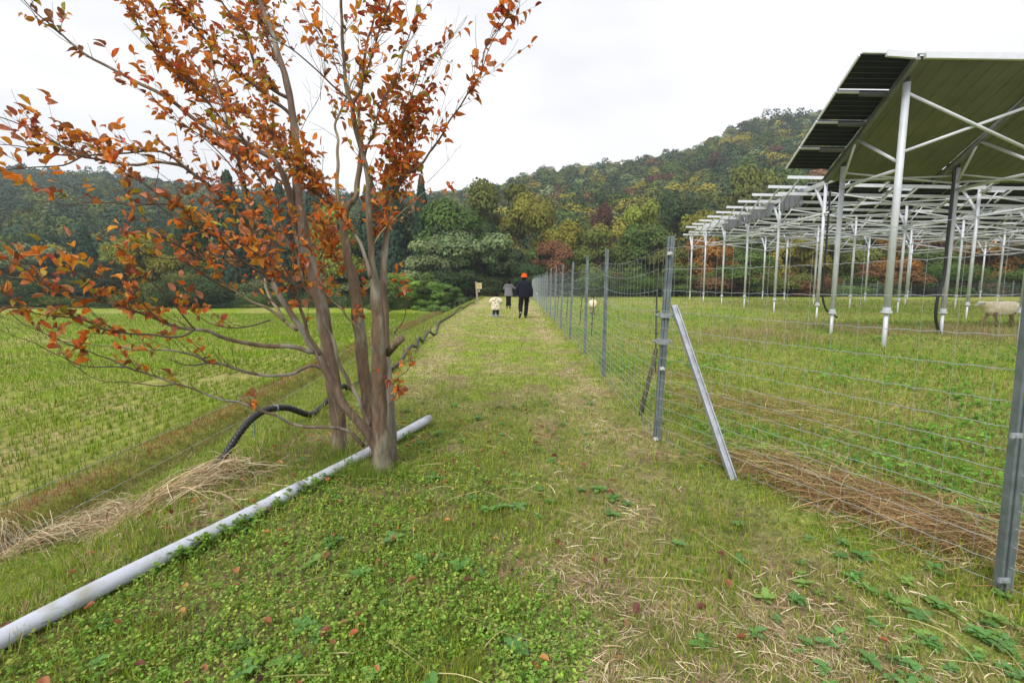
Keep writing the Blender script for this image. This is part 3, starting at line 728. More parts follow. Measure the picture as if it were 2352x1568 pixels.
for kind, msk in (('c', con), ('r', ~con)):
    idx_ = np.where(msk)[0]
    kk = 520 if kind == 'r' else 380
    m = len(idx_)
    I = np.repeat(idx_, kk)
    if kind == 'r':
        # several lobes a crown
        lob = rg2.normal(size=(m, 7, 3)); lob /= np.linalg.norm(lob, axis=2)[..., None]; lob = lob*np.array([.27, .27, .2])+np.array([0, 0, .55])
        which = rg2.integers(0, 7, (m, kk)); lc = np.take_along_axis(lob, which[..., None], 1).reshape(-1, 3)
        d = rg2.normal(size=(m*kk, 3)); d /= np.linalg.norm(d, axis=1)[:, None]; d[:, 2] = np.abs(d[:, 2]); 
        p = lc+d*.2*rg2.uniform(.8, 1.1, (m*kk, 1)); shade = (.85+.3*rg2.uniform(0, 1, (m, 7)))[np.repeat(np.arange(m), kk), which.ravel()]
    else:
        t = rg2.uniform(0.1, 1, m*kk)**1.1; lay = np.floor(t*8)/8+.03*rg2.normal(size=m*kk); a = rg2.uniform(0, 6.28, m*kk); rr = (.46*(1-lay)**.55+.03)*rg2.uniform(.75, 1.05, m*kk)
        p = np.stack([rr*np.cos(a), rr*np.sin(a), lay-.12*rr], -1); shade = rg2.uniform(.8, 1.2, m*kk)
    pos = np.stack([x[I]+p[:, 0]*Wd[I], y[I]+p[:, 1]*Wd[I], zt[I]-.8+p[:, 2]*H[I]], -1)
    keep = p[:, 1] < .25                                          # the far side of each crown never shows down the slope
    pos = pos[keep]; I2 = I[keep]; shade = shade[keep]
    dn = (np.concatenate([d])[keep] if kind == 'r' else np.stack([np.cos(a), np.sin(a), .7+0*a], -1)[keep])
    dn = dn*1.4+rg2.normal(size=dn.shape)*.45; dn[:, 2] += .4
    sz = rg2.uniform(.34, .74, len(pos))*(.75+.0018*y[I2])
    col = cc[I2]*shade[:, None]
    out.append(scatter(tv, cardf, nbasis(dn), pos, sz, np.clip(col, .004, 1)))
V, Fs, C = join(out)
print('hill crowns', n, 'quads', sum(len(f) for f in Fs))
tag(np_mesh('hillside_forest', V, Fs, M_FAR, col=C, smooth=False), 'autumn woodland covering the hills behind the valley', 'forest', kind='stuff')
# ------------------------------------------------------------------ fences, pipe, hose, sign, stakes
M_GALV = mat('galvanised_steel', (.33, .36, .37), .45, metal=.55, noise=(18, .22), bump=(60, .12))
M_GALVD = mat('dull_zinc', (.17, .205, .215), .55, metal=.4, noise=(9, .3), bump=(40, .2))
M_ZINC = mat('pale_zinc', (.36, .38, .42), .5, metal=.4, noise=(10, .2), bump=(30, .2))
M_WIRE = mat('fence_wire', (.42, .45, .49), .4, metal=.3)
M_VWIRE = mat('thin_wire', (.30, .32, .33), .5, metal=.5)
M_DARK = mat('dark_rubber', (.014, .014, .017), .42, noise=(8, .3))
M_STAKE = mat('dark_stake', (.03, .032, .035), .5)
M_WOODG = mat('mossy_wood', (.085, .08, .045), .9, noise=(12, .4), bump=(30, .7))
M_WOODP = mat('weathered_wood', (.30, .235, .19), .85, noise=(14, .3), bump=(40, .5))
def fence_post(x, y, top, parent, lean=(0, 0), wid=.052, m=None, name='post', z=None):
    """folded steel channel: two flanges and a ribbed web"""
    z0 = T(x, y)-.25 if z is None else z; mb = MB(); a = np.array([x, y, z0]); b = np.array([x+lean[0], y+lean[1], top])
    t = (b-a)/np.linalg.norm(b-a)
    X = np.array([1, 0, 0.]) ; Yv = np.cross(t, X); w = wid/2
    for off, ww, hh in ((0, wid*.34, wid*.9), (-w*.72, wid*.26, wid*.62), (w*.72, wid*.26, wid*.62)):
        mb.bar(a+X*off, b+X*off-t*(0.004 if off else 0), ww, hh, up=Yv)
    return mb.build(name, m or M_GALVD, parent, smooth=False)
HW = [1.77, 1.585, 1.40, 1.215, 1.06, .91, .79, .68, .585, .50, .415, .33, .24, .14, .04]
def wire_panel(a, b, parent, name='wire_mesh', sag=.03, vstep=.155, hs=HW, rw=.0016, wob=.007, ph=0.0, rv=.0008, mat_=None):
    a = np.array(a, float); b = np.array(b, float); L = np.linalg.norm(b[:2]-a[:2]); n = max(2, int(L/vstep)); mb = MB()
    k = n*3+1; t = np.linspace(0, 1, k); d = (b-a)
    for i, h in enumerate(hs):
        off = 2*math.pi*t*n+ph
        s = sag*(1-i/len(hs))*4*t*(1-t)*(1.0 if i < 6 else .4)
        z = a[2]+(b[2]-a[2])*t+h-s+wob*np.abs(np.sin(off/2))*(1 if i % 2 else .8)
        pts = np.stack([a[0]+d[0]*t+RNG.normal(0, .0015, k), a[1]+d[1]*t, z], -1)
        mb.tube(pts, rw, 4, cap=False)
    for i in range(n+1):
        tt = i/n; s = sag*4*tt*(1-tt); x = a[0]+d[0]*tt; y = a[1]+d[1]*tt; zz = a[2]+(b[2]-a[2])*tt
        mb.tube([(x, y, zz+hs[-1]), (x+RNG.normal(0, .002), y, zz+.8), (x, y, zz+hs[0]-s)], rv, 4, cap=False)
    return mb.build(name, mat_ or M_WIRE, parent)
cp = ground(1506, 1013); cx, cy = cp[0], cp[1]
near = ground(2303, 1362)
fence = thing('wire_fence', (cx, cy, 0), 'tall galvanised wire mesh fence with steel posts running from the right foreground along the path', 'fence')
# corner post leans right at the top
topc = P(1540, 543, cy+.02); corner = fence_post(cx, cy, topc[2], fence, lean=(topc[0]-cx, 0), wid=.062, name='corner_post')
mb = MB()
for py_, sx_ in ((724, .075), (784, .055)):
    q_ = P(1527 if py_ == 724 else 1522, py_, cy); mb.box((q_[0], cy-.005, q_[2]), (.105, .08, .042)); mb.tube([(q_[0]-.065, cy-.06, q_[2]), (q_[0]-.065, cy+.06, q_[2])], .012, 6); mb.tube([(q_[0]+.065, cy-.06, q_[2]), (q_[0]+.065, cy+.06, q_[2])], .012, 6)
mb.build('clamp', M_GALV, corner, smooth=False)
for (a_, b_) in ((1520, 846), (1505, 1008), (1537, 582)):
    q_ = P(a_, b_, cy-.05); MB().box(q_, (.032, .025, .028)).box(q_+np.array([.012, -.014, 0]), (.022, .014, .012)).build('insulator', mat('white_plastic', (.55, .56, .56), .4) if 'white_plastic' not in bpy.data.materials else bpy.data.materials['white_plastic'], corner, smooth=False)
# brace leaning on the corner post
bb = ground(1690, 1106); bt_ = P(1547, 702, cy-.02)
mb = MB(); mb.bar(bb-np.array([0, 0, .06]), bt_, .05, .022, up=(0, -1, .3)); mb.bar(bb+np.array([-.022, -.02, -.05]), bt_+np.array([-.022, -.02, 0]), .008, .03, up=(0, -1, .3)); mb.bar(bb+np.array([.022, -.02, -.05]), bt_+np.array([.022, -.02, 0]), .008, .03, up=(0, -1, .3))
tag(mb.build('brace', M_ZINC, fence, smooth=False), 'pale zinc brace leaning on the corner post')
# right foreground post
tq_ = P(2379, 650, near[1]); npost = fence_post(near[0], near[1], 1.95, fence, lean=((tq_[0]-near[0])*(1.95+.25)/(tq_[2]+.0), 0), wid=.058)
for b_ in (1000, 1332):
    a_ = 2335 if b_ == 1000 else 2306
    q_ = P(a_, b_, near[1]-.05); MB().box(q_, (.05, .010, .022)).box(q_+np.array([0, -.009, 0]), (.022, .008, .012)).build('clip', M_ZINC, npost, smooth=False)
zc = T(cx, cy); zn = T(near[0], near[1])
wire_panel((cx, cy-.035, zc), (near[0], near[1]-.04, zn), fence, sag=.02)
ext = near+(near-cp)*1.0
wire_panel((near[0], near[1]-.04, zn), (ext[0], ext[1], zn), fence, sag=.02)
fence_post(ext[0], ext[1], 1.95, fence)
# long run beside the path
bx = [ground(1385, 868), ground(1342, 815), ground(1308, 780), ground(1287, 757)]
ys = [cy]+[b[1] for b in bx]; xs_ = [cx]+[b[0] for b in bx]
sp = 2.55
while ys[-1] < 50: ys.append(ys[-1]+sp); xs_.append(1.36+.014*(ys[-1]-5))
tops = {1: P(1397, 572, ys[1])[2], 2: P(1350, 587, ys[2])[2], 3: P(1315, 602, ys[3])[2], 4: P(1293, 607, ys[4])[2]}
for i in range(1, len(ys)):
    x_, y_ = xs_[i], ys[i]; z_ = T(x_, y_)
    fence_post(x_, y_, tops.get(i, z_+1.93+RNG.normal(0, .03)), fence, lean=(.05+RNG.normal(0, .015), 0), wid=.052, m=M_GALVD)
for i in range(len(ys)-1):
    a = (xs_[i]-.03, ys[i], T(xs_[i], ys[i])); b = (xs_[i+1]-.03, ys[i+1], T(xs_[i+1], ys[i+1]))
    far_ = ys[i] > 18
    wire_panel(a, b, fence, sag=.06+.05*RNG.uniform(), rw=.0016+.00006*ys[i], rv=.0007+.00003*ys[i])
wb = ground(1240, 722); wt = P(1233, 673, wb[1]-.6)
tag(MB().bar(wb-np.array([0, 0, .05]), wt, .06, .03, up=(1, 0, 0)).build('brace', mat('white_paint', (.62, .64, .66), .5), fence, smooth=False), 'short white brace beside the man')

# second, dark-staked electric fence inside the pasture
ef = thing('electric_fence', (2.2, 7.6, 0), 'thin black stakes with wires standing just inside the wire fence', 'fence')
prev = None
for (bx_, by_, tx_, ty_) in ((1505, 858, 1509.5, 632), (1357.5, 774, 1366, 655), (1331, 747, 1338, 670), (1300, 738, 1305, 678), (1279, 728, 1283, 680)):
    g_ = ground(bx_, by_); t_ = P(tx_, ty_, g_[1]); mb = MB(); mb.tube([g_-np.array([0, 0, .1]), t_], .014, 7)
    for zz in (.35, .65, 1.0): mb.tube([g_+np.array([-.03, 0, zz]), g_+np.array([.03, 0, zz])], .012, 6)
    mb.build('stake', M_STAKE, ef, smooth=False)
    if prev is not None: 
        w_ = MB(); [w_.tube([prev+np.array([0, 0, zz]), (prev+g_)/2+np.array([0, 0, zz-.04]), g_+np.array([0, 0, zz])], .0022, 4, cap=False) for zz in (.35, .65, 1.0)]; w_.build('wire', M_VWIRE, ef)
    prev = g_
# slanted mossy prop behind the corner post
s0 = ground(1466, 955); s1 = P(1508, 800, s0[1]+.15)
tag(MB().tube([s0-np.array([0, 0, .1]), (s0+s1)/2+np.array([.01, 0, 0]), s1], [.028, .025, .022], 9).build('wooden_prop', M_WOODG), 'mossy dark wooden pole leaning behind the corner fence post', 'pole')

# fence at the far edge of the pasture
ff = thing('pasture_fence', (20, 49.5, 0), 'distant wire fence with steel posts closing the far side of the pasture', 'fence')
xs2 = np.arange(2.6, 62, 3.4)
for i, x_ in enumerate(xs2):
    z_ = T(x_, 49.6)
    MB().box((x_, 49.6, z_+.75), (.09, .07, 1.7)).build('post', M_GALVD, ff, smooth=False)
    if i in (3, 4, 7, 12): MB().bar((x_+.05, 49.5, z_+1.0), (x_+1.2, 49.4, z_-.05), .06, .05).build('brace', M_GALV, ff, smooth=False)
mb = MB()
for h in np.arange(.1, 1.45, .17): mb.tube([(x_, 49.55, T(x_, 49.6)+h) for x_ in xs2], .008, 4, cap=False)
for x_ in np.arange(2.6, 60, .45): mb.tube([(x_, 49.55, T(x_, 49.6)+.05), (x_, 49.55, T(x_, 49.6)+1.45)], .005, 4, cap=False)
mb.build('wire_mesh', M_VWIRE, ff)

# low two-wire fence on the bank above the paddy
lf_ = thing('bank_fence', (-2.7, 5.5, -.4), 'low two-wire electric fence with thin stakes above the rice paddy', 'fence')
ysl = np.arange(-.3, 43, 2.9); tp = []
for y_ in ysl:
    x_ = crest(y_)-.95; z_ = T(x_, y_); x_ = float(x_)
    mb = MB(); mb.tube([(x_, y_, z_-.1), (x_+.01, y_, z_+.62)], .008, 6)
    mb.tube([(x_-.02, y_, z_+.36), (x_+.02, y_, z_+.36)], .012, 6); mb.tube([(x_-.02, y_, z_+.6), (x_+.02, y_, z_+.6)], .012, 6)
    mb.build('stake', mat('green_stake', (.12, .2, .16), .5) if 'green_stake' not in bpy.data.materials else bpy.data.materials['green_stake'], lf_, smooth=False); tp.append((x_, y_, z_))
tp = np.array(tp)
for zz in (.36, .6):
    MB().tube(tp+np.array([-.02, 0, zz]), .0016, 4, cap=False).build('wire', M_WIRE, lf_)

# white pipe
pe = ground(985, 968, .05); pn = ground(-40, 1492, .05)
pe[2] += .03; dirp = (pe-pn); pts = np.array([pn-dirp*.35, pn, pn+dirp*.35, pn+dirp*.7, pe])
for i in range(4): pts[i][2] = T(pts[i][0], pts[i][1])+(.046 if i < 2 else .038)
pts = spline(pts, .12)
mb = MB(); mb.tube(pts, .041, 20)
j = pts[len(pts)*6//10]; 
mb2 = MB(); k0 = int(len(pts)*.56); mb2.tube(pts[k0:k0+3], .0445, 20)
M_PVC = mat('pvc', (.50, .53, .60), .38, noise=(5, .08), mixcol=((.36, .36, .31), 9, .50, .75), bump=(50, .05))
pipe = tag(mb.build('white_pipe', M_PVC), 'long pale white plastic pipe lying in the weeds past the tree foot', 'pipe')
mb2.build('coupling', M_PVC, pipe)
# rounded tip
tip = MB(); th_ = np.linspace(0, math.pi/2, 6); dv = (pts[-1]-pts[-2]); dv /= np.linalg.norm(dv)
tip.tube([pts[-1]+dv*.03*math.sin(a) for a in th_], [max(.0415*math.cos(a), .002) for a in th_], 20); tip.build('end_cap', M_PVC, pipe)

# weeds grown over the middle of the pipe
wp_ = []; n = 330; t = np.where(RNG.uniform(0, 1, n) < .35, RNG.normal(.47, .03, n), RNG.uniform(.5, .93, n)); k_ = (t*(len(pts)-1)).astype(int); pp_ = pts[k_]; keep = (t < .97) & ((fbm(t*9, t*0, 2, 2, 33) > .45) | (t < .52)); pp_ = pp_[keep]; n = len(pp_)
x_ = pp_[:, 0]+RNG.normal(.03, .03, n); y_ = pp_[:, 1]-RNG.uniform(.02, .10, n)
wp_ += rosette(x_, y_, RNG.uniform(.016, .03, n), 4, pick([(.17, .32, .045, 3), (.24, .38, .06, 2), (.11, .22, .035, 2)], n), lift=.045)
x_ = np.repeat(x_, 4)+RNG.normal(0, .02, 4*n); y_ = np.repeat(y_, 4)+RNG.normal(0, .02, 4*n)
wp_ += blades(x_, y_, RNG.uniform(.04, .12, 4*n), RNG.uniform(.002, .004, 4*n), pick([(.18, .30, .035, 3), (.28, .35, .05, 2), (.34, .33, .08, 1)], 4*n), lean=.4)
V, Fs, C = join(wp_)
tag(np_mesh('pipe_weeds', V, Fs, M_BLADE, col=C), 'green weeds grown up over the middle of the white pipe', 'weeds', kind='stuff')

# corrugated black hose
hp = [(490, 1075, 0), (517, 1044, 0), (546, 1000, .0), (575, 965, .06), (605, 944, .13), (634, 937, .14), (663, 937, .10), (692, 947, .05), (710, 952, .02), (728, 944, 0), (748, 925, 0), (770, 900, 0), (789, 886, .03), (801, 892, 0), (827, 894, 0), (860, 880, 0), (898, 848, .02), (918, 832, .02), (936, 806, .02), (946, 794, 0), (958, 794, 0), (963, 776, .04), (970, 786, 0), (978, 772, .04), (985, 762, .06), (996, 768, 0), (1004, 757, .02), (1008, 741, .1), (1020, 740, .06), (1032, 727, 0), (1046, 718, 0), (1056, 706, .1), (1068, 709, 0), (1079, 697, .15), (1092, 697, 0)]
hy = [ground(490, 1075, .05)[1], ground(710, 952, .05)[1], ground(801, 892, .05)[1], ground(898, 850, .05)[1], ground(958, 794, .05)[1], ground(996, 768, .05)[1], ground(1032, 727, .05)[1], ground(1092, 697, .05)[1]]
hx = [0, 8, 13, 16, 20, 25, 29, 34]
hpts = []
for i_, (a, b, lift) in enumerate(hp):
    q_ = P(a, b, float(np.interp(i_, hx, hy)))
    q_[2] = max(q_[2], T(q_[0], q_[1])+.03); hpts.append(q_)
hpts = np.array(hpts); hpts = np.concatenate([[hpts[0]+np.array([-.05, -.14, -.10])], hpts])
near_ = spline(hpts[:18], .0085); rr = .0295+.0022*np.where(np.arange(len(near_)) % 4 < 2, 1, -1)
farh = spline(hpts[17:], .05)
hose = tag(MB().tube(near_, rr, 14).tube(farh, .032, 10).build('corrugated_hose', M_DARK), 'black corrugated drainage hose snaking along the top of the bank', 'hose')
# straps where the hose is tied up
q_ = hpts[6]; MB().tube([q_+np.array([-.012, -.012, 0]), q_+np.array([.012, .012, 0])], .036, 12).build('tie', M_GALV, hose)

# sign post at the end of the path
sb = ground(1098, 698); st_ = P(1093, 647, sb[1])
sg = thing('sign_post', tuple(sb), 'wooden stake with a small yellowish box at the far end of the path', 'post')
MB().bar(sb-np.array([0, 0, .2]), np.array([st_[0], sb[1], st_[2]]), .15, .12).build('stake', M_WOODP, sg, smooth=False)
bc = (P(1094.5, 649.5, sb[1]-.12)+P(1106.5, 663.5, sb[1]-.12))/2; bw = abs(P(1106.5, 650, sb[1])[0]-P(1094.5, 650, sb[1])[0]); bh = abs(P(1100, 649.5, sb[1])[2]-P(1100, 663.5, sb[1])[2])
yb_ = MB().box(bc, (bw, .1, bh)).build('box', mat('yellow_box', (.50, .42, .17), .6, noise=(6, .15)), sg, smooth=False)
mb = MB()
for k, dz in enumerate((.07, .0, -.06)): mb.box(bc+np.array([.01*k, -.052, dz]), (bw*(.55-.1*k), .006, .018))
mb.build('marking', mat('faded_ink', (.2, .17, .08), .8), yb_, smooth=False)
MB().box(bc+np.array([-.02, .02, -bh*.75]), (.14, .05, .22)).build('bracket', M_WOODP, sg, smooth=False)
# ------------------------------------------------------------------ solar racks over the pasture
M_TUBE = mat('zinc_tube', (.56, .58, .63), .45, metal=.12, noise=(3, .10), bump=(30, .06))
M_ALU = mat('anodised_aluminium', (.74, .75, .79), .35, metal=.45, noise=(5, .06))
M_CELL = mat('solar_cells', (.010, .012, .015), .45, spec=.08, noise=(3, .3))
M_RAFT = mat('shaded_rafter', (.20, .21, .21), .5, metal=.4, noise=(3, .15))  # zinc grey darkened in the colour to stand for the rafters' shadow side
M_SHEET = mat('sheet_underside', (.165, .17, .12), .5, metal=.5, noise=(1.2, .18), bump=(3, .08))
M_LINE = mat('cell_gap', (.10, .105, .095), .6)
M_BOXG = mat('inverter_grey', (.17, .175, .20), .5, noise=(4, .1))
M_BLKC = bpy.data.materials['dark_rubber']
def post(x, y, z0, top, parent, r=.085, collar=.78, name='post'):
    mb = MB(); mb.tube([(x, y, z0-.3), (x, y, z0+collar)], r*.62, 12); mb.tube([(x, y, z0+collar-.05), (x, y, top)], r, 14)
    o = mb.build(name, M_TUBE, parent)
    MB().tube([(x, y, z0+collar-.03), (x, y, z0+collar+.015)], r*1.55, 14).tube([(x, y, z0+collar+.02), (x, y, z0+collar+.09)], r*1.15, 14).build('collar', M_TUBE, o, smooth=False)
    return o
# ---- near canopy
A = ground(2029, 797); B = ground(1908, 769)
YA, YB = A[1], B[1]; XA, XB = A[0], B[0]
topA = P(2080, 190, YA)[2]; topB = P(1929, 383, YB)[2]
can = thing('solar_canopy', (XA, YA, 0), 'tall near solar canopy on steel posts, tilted away, its underside olive and dark', 'solar canopy')
SPC = 3.06; SL_ = -.013
# the roof plane through the two post tops, rows running along X with a slight fall
p1 = np.array([XA, YA, topA+.10]); p2 = np.array([XB, YB, topB+.10]); rowd = np.array([1, 0, SL_])
sd = (p2-p1)/np.linalg.norm(p2-p1); nrm = np.cross(rowd, sd); nrm /= np.linalg.norm(nrm)
if nrm[2] < 0: nrm = -nrm
def onplane(px, py, lift=0.0):
    d = ray(px, py); o = np.array([0, 0, EYE]); return o+d*(np.dot(nrm, p1+nrm*lift-o)/np.dot(nrm, d))
rt = onplane(2108, 131); rb = onplane(1897, 416)          # rafter ends seen in the photograph
lt = onplane(1977, 124, .08); lb = onplane(1806, 389, .08)
slope_len = np.linalg.norm(lb-lt); sdl = (lb-lt)/slope_len
NR = 5
off = [np.array([SPC*k, 0, SPC*k*SL_]) for k in range(NR)]
for k in range(NR):
    o_ = off[k]
    post(XA+o_[0], YA, T(XA+o_[0], YA), topA+o_[2], can, r=.072, collar=.80)
    post(XB+o_[0], YB, T(XB+o_[0], YB), topB+o_[2], can, r=.064, collar=.62)
    MB().bar(rt+o_, rb+o_, .09, .13, up=nrm).build('rafter', M_RAFT, can, smooth=False)
    MB().tube([(XA+o_[0], YA, topA+o_[2]-.01), (XA+o_[0], YA, topA+o_[2]+.1)], .05, 8).tube([(XB+o_[0], YB, topB+o_[2]-.01), (XB+o_[0], YB, topB+o_[2]+.1)], .05, 8).build('bracket', M_STAKE, can)
    za1 = P(2052, 375, YA)[2]; za2 = P(2050, 389, YA)[2]; zb2 = P(1930, 432, YB)[2]; zb1 = P(1931, 421, YB)[2]
    mid = onplane(1993, 297); mid = rt+(rb-rt)*.585
    for s_, e_, r_ in ((np.array([XA, YA, za1]), mid, .036), (np.array([XB, YB, zb1]), mid+sd*.02, .03), (np.array([XA, YA, za2]), np.array([XB, YB, zb2]), .04)):
        MB().tube([s_+o_, e_+o_], r_, 8).build('strut', M_TUBE, can)
    if k < NR-1:
        o2 = off[k+1]
        a1 = P(2086, 215, YA)[2]; a2 = P(2070, 351, YA)[2]
        for s_, e_ in (((XA, YA-.03, a1), (XA+SPC, YA-.03, a1-1.30)), ((XA, YA+.03, a2), (XA+SPC, YA+.03, a2+1.10))):
            MB().tube([np.array(s_)+o_, np.array(e_)+o_], .034, 8).build('cross_brace', M_TUBE, can)
        b1 = P(1935, 397, YB)[2]; b2 = P(1935, 414, YB)[2]; 
        for s_, e_ in (((XB, YB, b1), (XB+SPC, YB, b1-.28)), ((XB, YB+.05, b2), (XB+SPC, YB+.05, b2+.12))):
            MB().tube([np.array(s_)+o_, np.array(e_)+o_], .026, 6).build('cross_brace', M_TUBE, can)
XL = lt[0]; width = SPC*(NR-1)+rt[0]-XL+.5
edge_w = rt[0]-XL
# left strip of dark modules with gap lines, four along the slope
for k in range(4):
    a = lt+sdl*slope_len*(k/4+.008); b = lt+sdl*slope_len*((k+1)/4-.008)
    x1 = np.array([edge_w+.03, 0, (edge_w+.03)*SL_])
    c_m = (a+b+x1)/2+nrm*.02
    Rm = np.stack([rowd/np.linalg.norm(rowd), sdl, np.cross(rowd/np.linalg.norm(rowd), sdl)], 1)
    pn_ = MB().box(c_m, (edge_w+.03, np.linalg.norm(b-a), .03), Rm).build('solar_module', M_CELL, can, smooth=False)
    ln = MB()
    for j in range(1, 6): 
        q_ = a+(b-a)*j/6; ln.bar(q_-nrm*.001+np.array([.02, 0, 0]), q_+x1*.99-nrm*.001, .005, .008, up=nrm)
    ln.build('cell_gap_lines', M_LINE, pn_, smooth=False)
    MB().bar(a+np.array([-.012, 0, 0]), b+np.array([-.012, 0, 0]), .03, .05, up=nrm).build('frame', M_ALU, pn_, smooth=False)
    if k:
        MB().bar(a-nrm*.03, a+x1*.42-nrm*.03, .035, .05, up=nrm).build('end_clamp', M_ALU, pn_, smooth=False)
        MB().bar(a+x1*.42-nrm*.06+sdl*.02, a+x1-nrm*.06+sdl*.02, .05, .09, up=nrm).build('purlin', M_LINE, pn_, smooth=False)
# top edge beam
MB().bar(lt-nrm*.05+np.array([.0, -.03, .05]), lt+rowd*width-nrm*.05+np.array([0, -.03, .05]), .05, .03).build('edge_trim', M_ALU, can, smooth=False)
for k in range(-1, NR-1):
    s_ = rt+off[max(k, 0)] if k >= 0 else lt+(rt-lt)*.33
    e_ = rt+off[k+1] if k >= 0 else rt
    MB().bar(s_+np.array([.09, -.07, .0]), e_+np.array([-.09, -.07, .0]), .07, .12).build('edge_beam', M_ALU, can, smooth=False)
# ribbed sheets between the rafters
for k in range(NR):
    s_ = rt+off[k]+np.array([.02, 0, 0]); L_ = np.linalg.norm(rb-rt); nn = 9; w_ = SPC-.04; mb = MB()
    prof = []
    for j in range(nn):
        x0 = j*w_/nn; prof += [(x0, 0), (x0+w_/nn*.80, 0), (x0+w_/nn*.84, .015), (x0+w_/nn*.96, .015)]
    prof.append((w_, 0)); prof = np.array(prof)
    u_ = rowd/np.linalg.norm(rowd)
    top_ = s_[None]+prof[:, :1]*u_+(prof[:, 1:]+.02)*nrm; bot_ = top_+sdl*L_
    V_ = np.concatenate([top_, bot_, top_+nrm*.004, bot_+nrm*.004]); m_ = len(prof); i_ = np.arange(m_-1)
    mb.add(V_, [np.stack([i_, i_+1, i_+1+m_, i_+m_], -1), np.stack([i_+2*m_, i_+3*m_, i_+1+3*m_, i_+1+2*m_], -1)])
    mb.build('roof_sheet', M_SHEET, can, smooth=False)
# black cable down the second low post
x2 = XB+SPC
MB().tube(spline([(x2-.10, YB-.02, topB-.05), (x2-.10, YB-.02, 2.6), (x2-.12, YB-.03, 1.5), (x2-.24, YB-.05, .95), (x2-.22, YB-.05, .45), (x2-.06, YB-.03, .05)], .1), .04, 8).build('cable', M_BLKC, can)

# ---- far racks
BZ = EYE+3.78; TZ = EYE+2.63; FALL = -.018
far_ = thing('solar_rack', (12, 20, 0), 'wide far solar rack of many tilted panel rows on rows of slim steel posts', 'solar rack')
PX_ = [(1876, 730), (1777, 717), (1708, 707.5), (1656, 700), (1614, 693.5), (1583, 688.5)]
K_ = 10870.0; L1 = K_/F
YS = [K_/(px-1310) for px, _ in PX_]
def lx(j, y): return L1+5.85*j+.1186*y
NL = 6
def zf(x, y): return FALL*(x-lx(0, y))
for j in range(NL):
    y0 = YS[0]-3.2; y1 = YS[-1]+.2
    sj = y0 if j else YS[0]-1.0
    MB().bar((lx(j, sj), sj, BZ+zf(lx(j, sj), sj)), (lx(j, y1), y1, BZ+zf(lx(j, y1), y1)), .09, .16).build('beam', M_TUBE, far_, smooth=False)
    MB().tube([(lx(j, YS[0]-.3 if j == 0 else y0), YS[0]-.3 if j == 0 else y0, TZ+zf(lx(j, y0), y0)), (lx(j, y1), y1, TZ+zf(lx(j, y1), y1))], .045, 8).build('tie_rail', M_TUBE, far_)
    for i, y in enumerate(YS):
        x = lx(j, y); zz = zf(x, y)
        post(x, y, T(x, y), BZ-.07+zz, far_, r=.058, collar=.55+.05*(i % 3))
        MB().bar((x, y, TZ+zz+.12), (x+.1186*.8, y+.8, BZ+zz-.06), .09, .06).build('strut', M_TUBE, far_, smooth=False)
        MB().tube([(x, y, TZ+zz+.05), (x+.9, y, BZ+zz+.05)], .025, 6).build('strut', M_TUBE, far_)
        if j < NL-1:
            xn = lx(j+1, y); zn_ = zf(xn, y)
            mb = MB(); mb.tube([(x, y, BZ-.35+zz), (xn, y, TZ+.05+zn_)], .028, 6); mb.tube([(x, y+.06, TZ+.25+zz), (xn, y+.06, BZ-.45+zn_)], .026, 6)
            mb.build('cross_brace', M_TUBE, far_)
Y1, ZH, ZLO, PIT = 19.8, EYE+4.07, EYE+3.60, 1.9
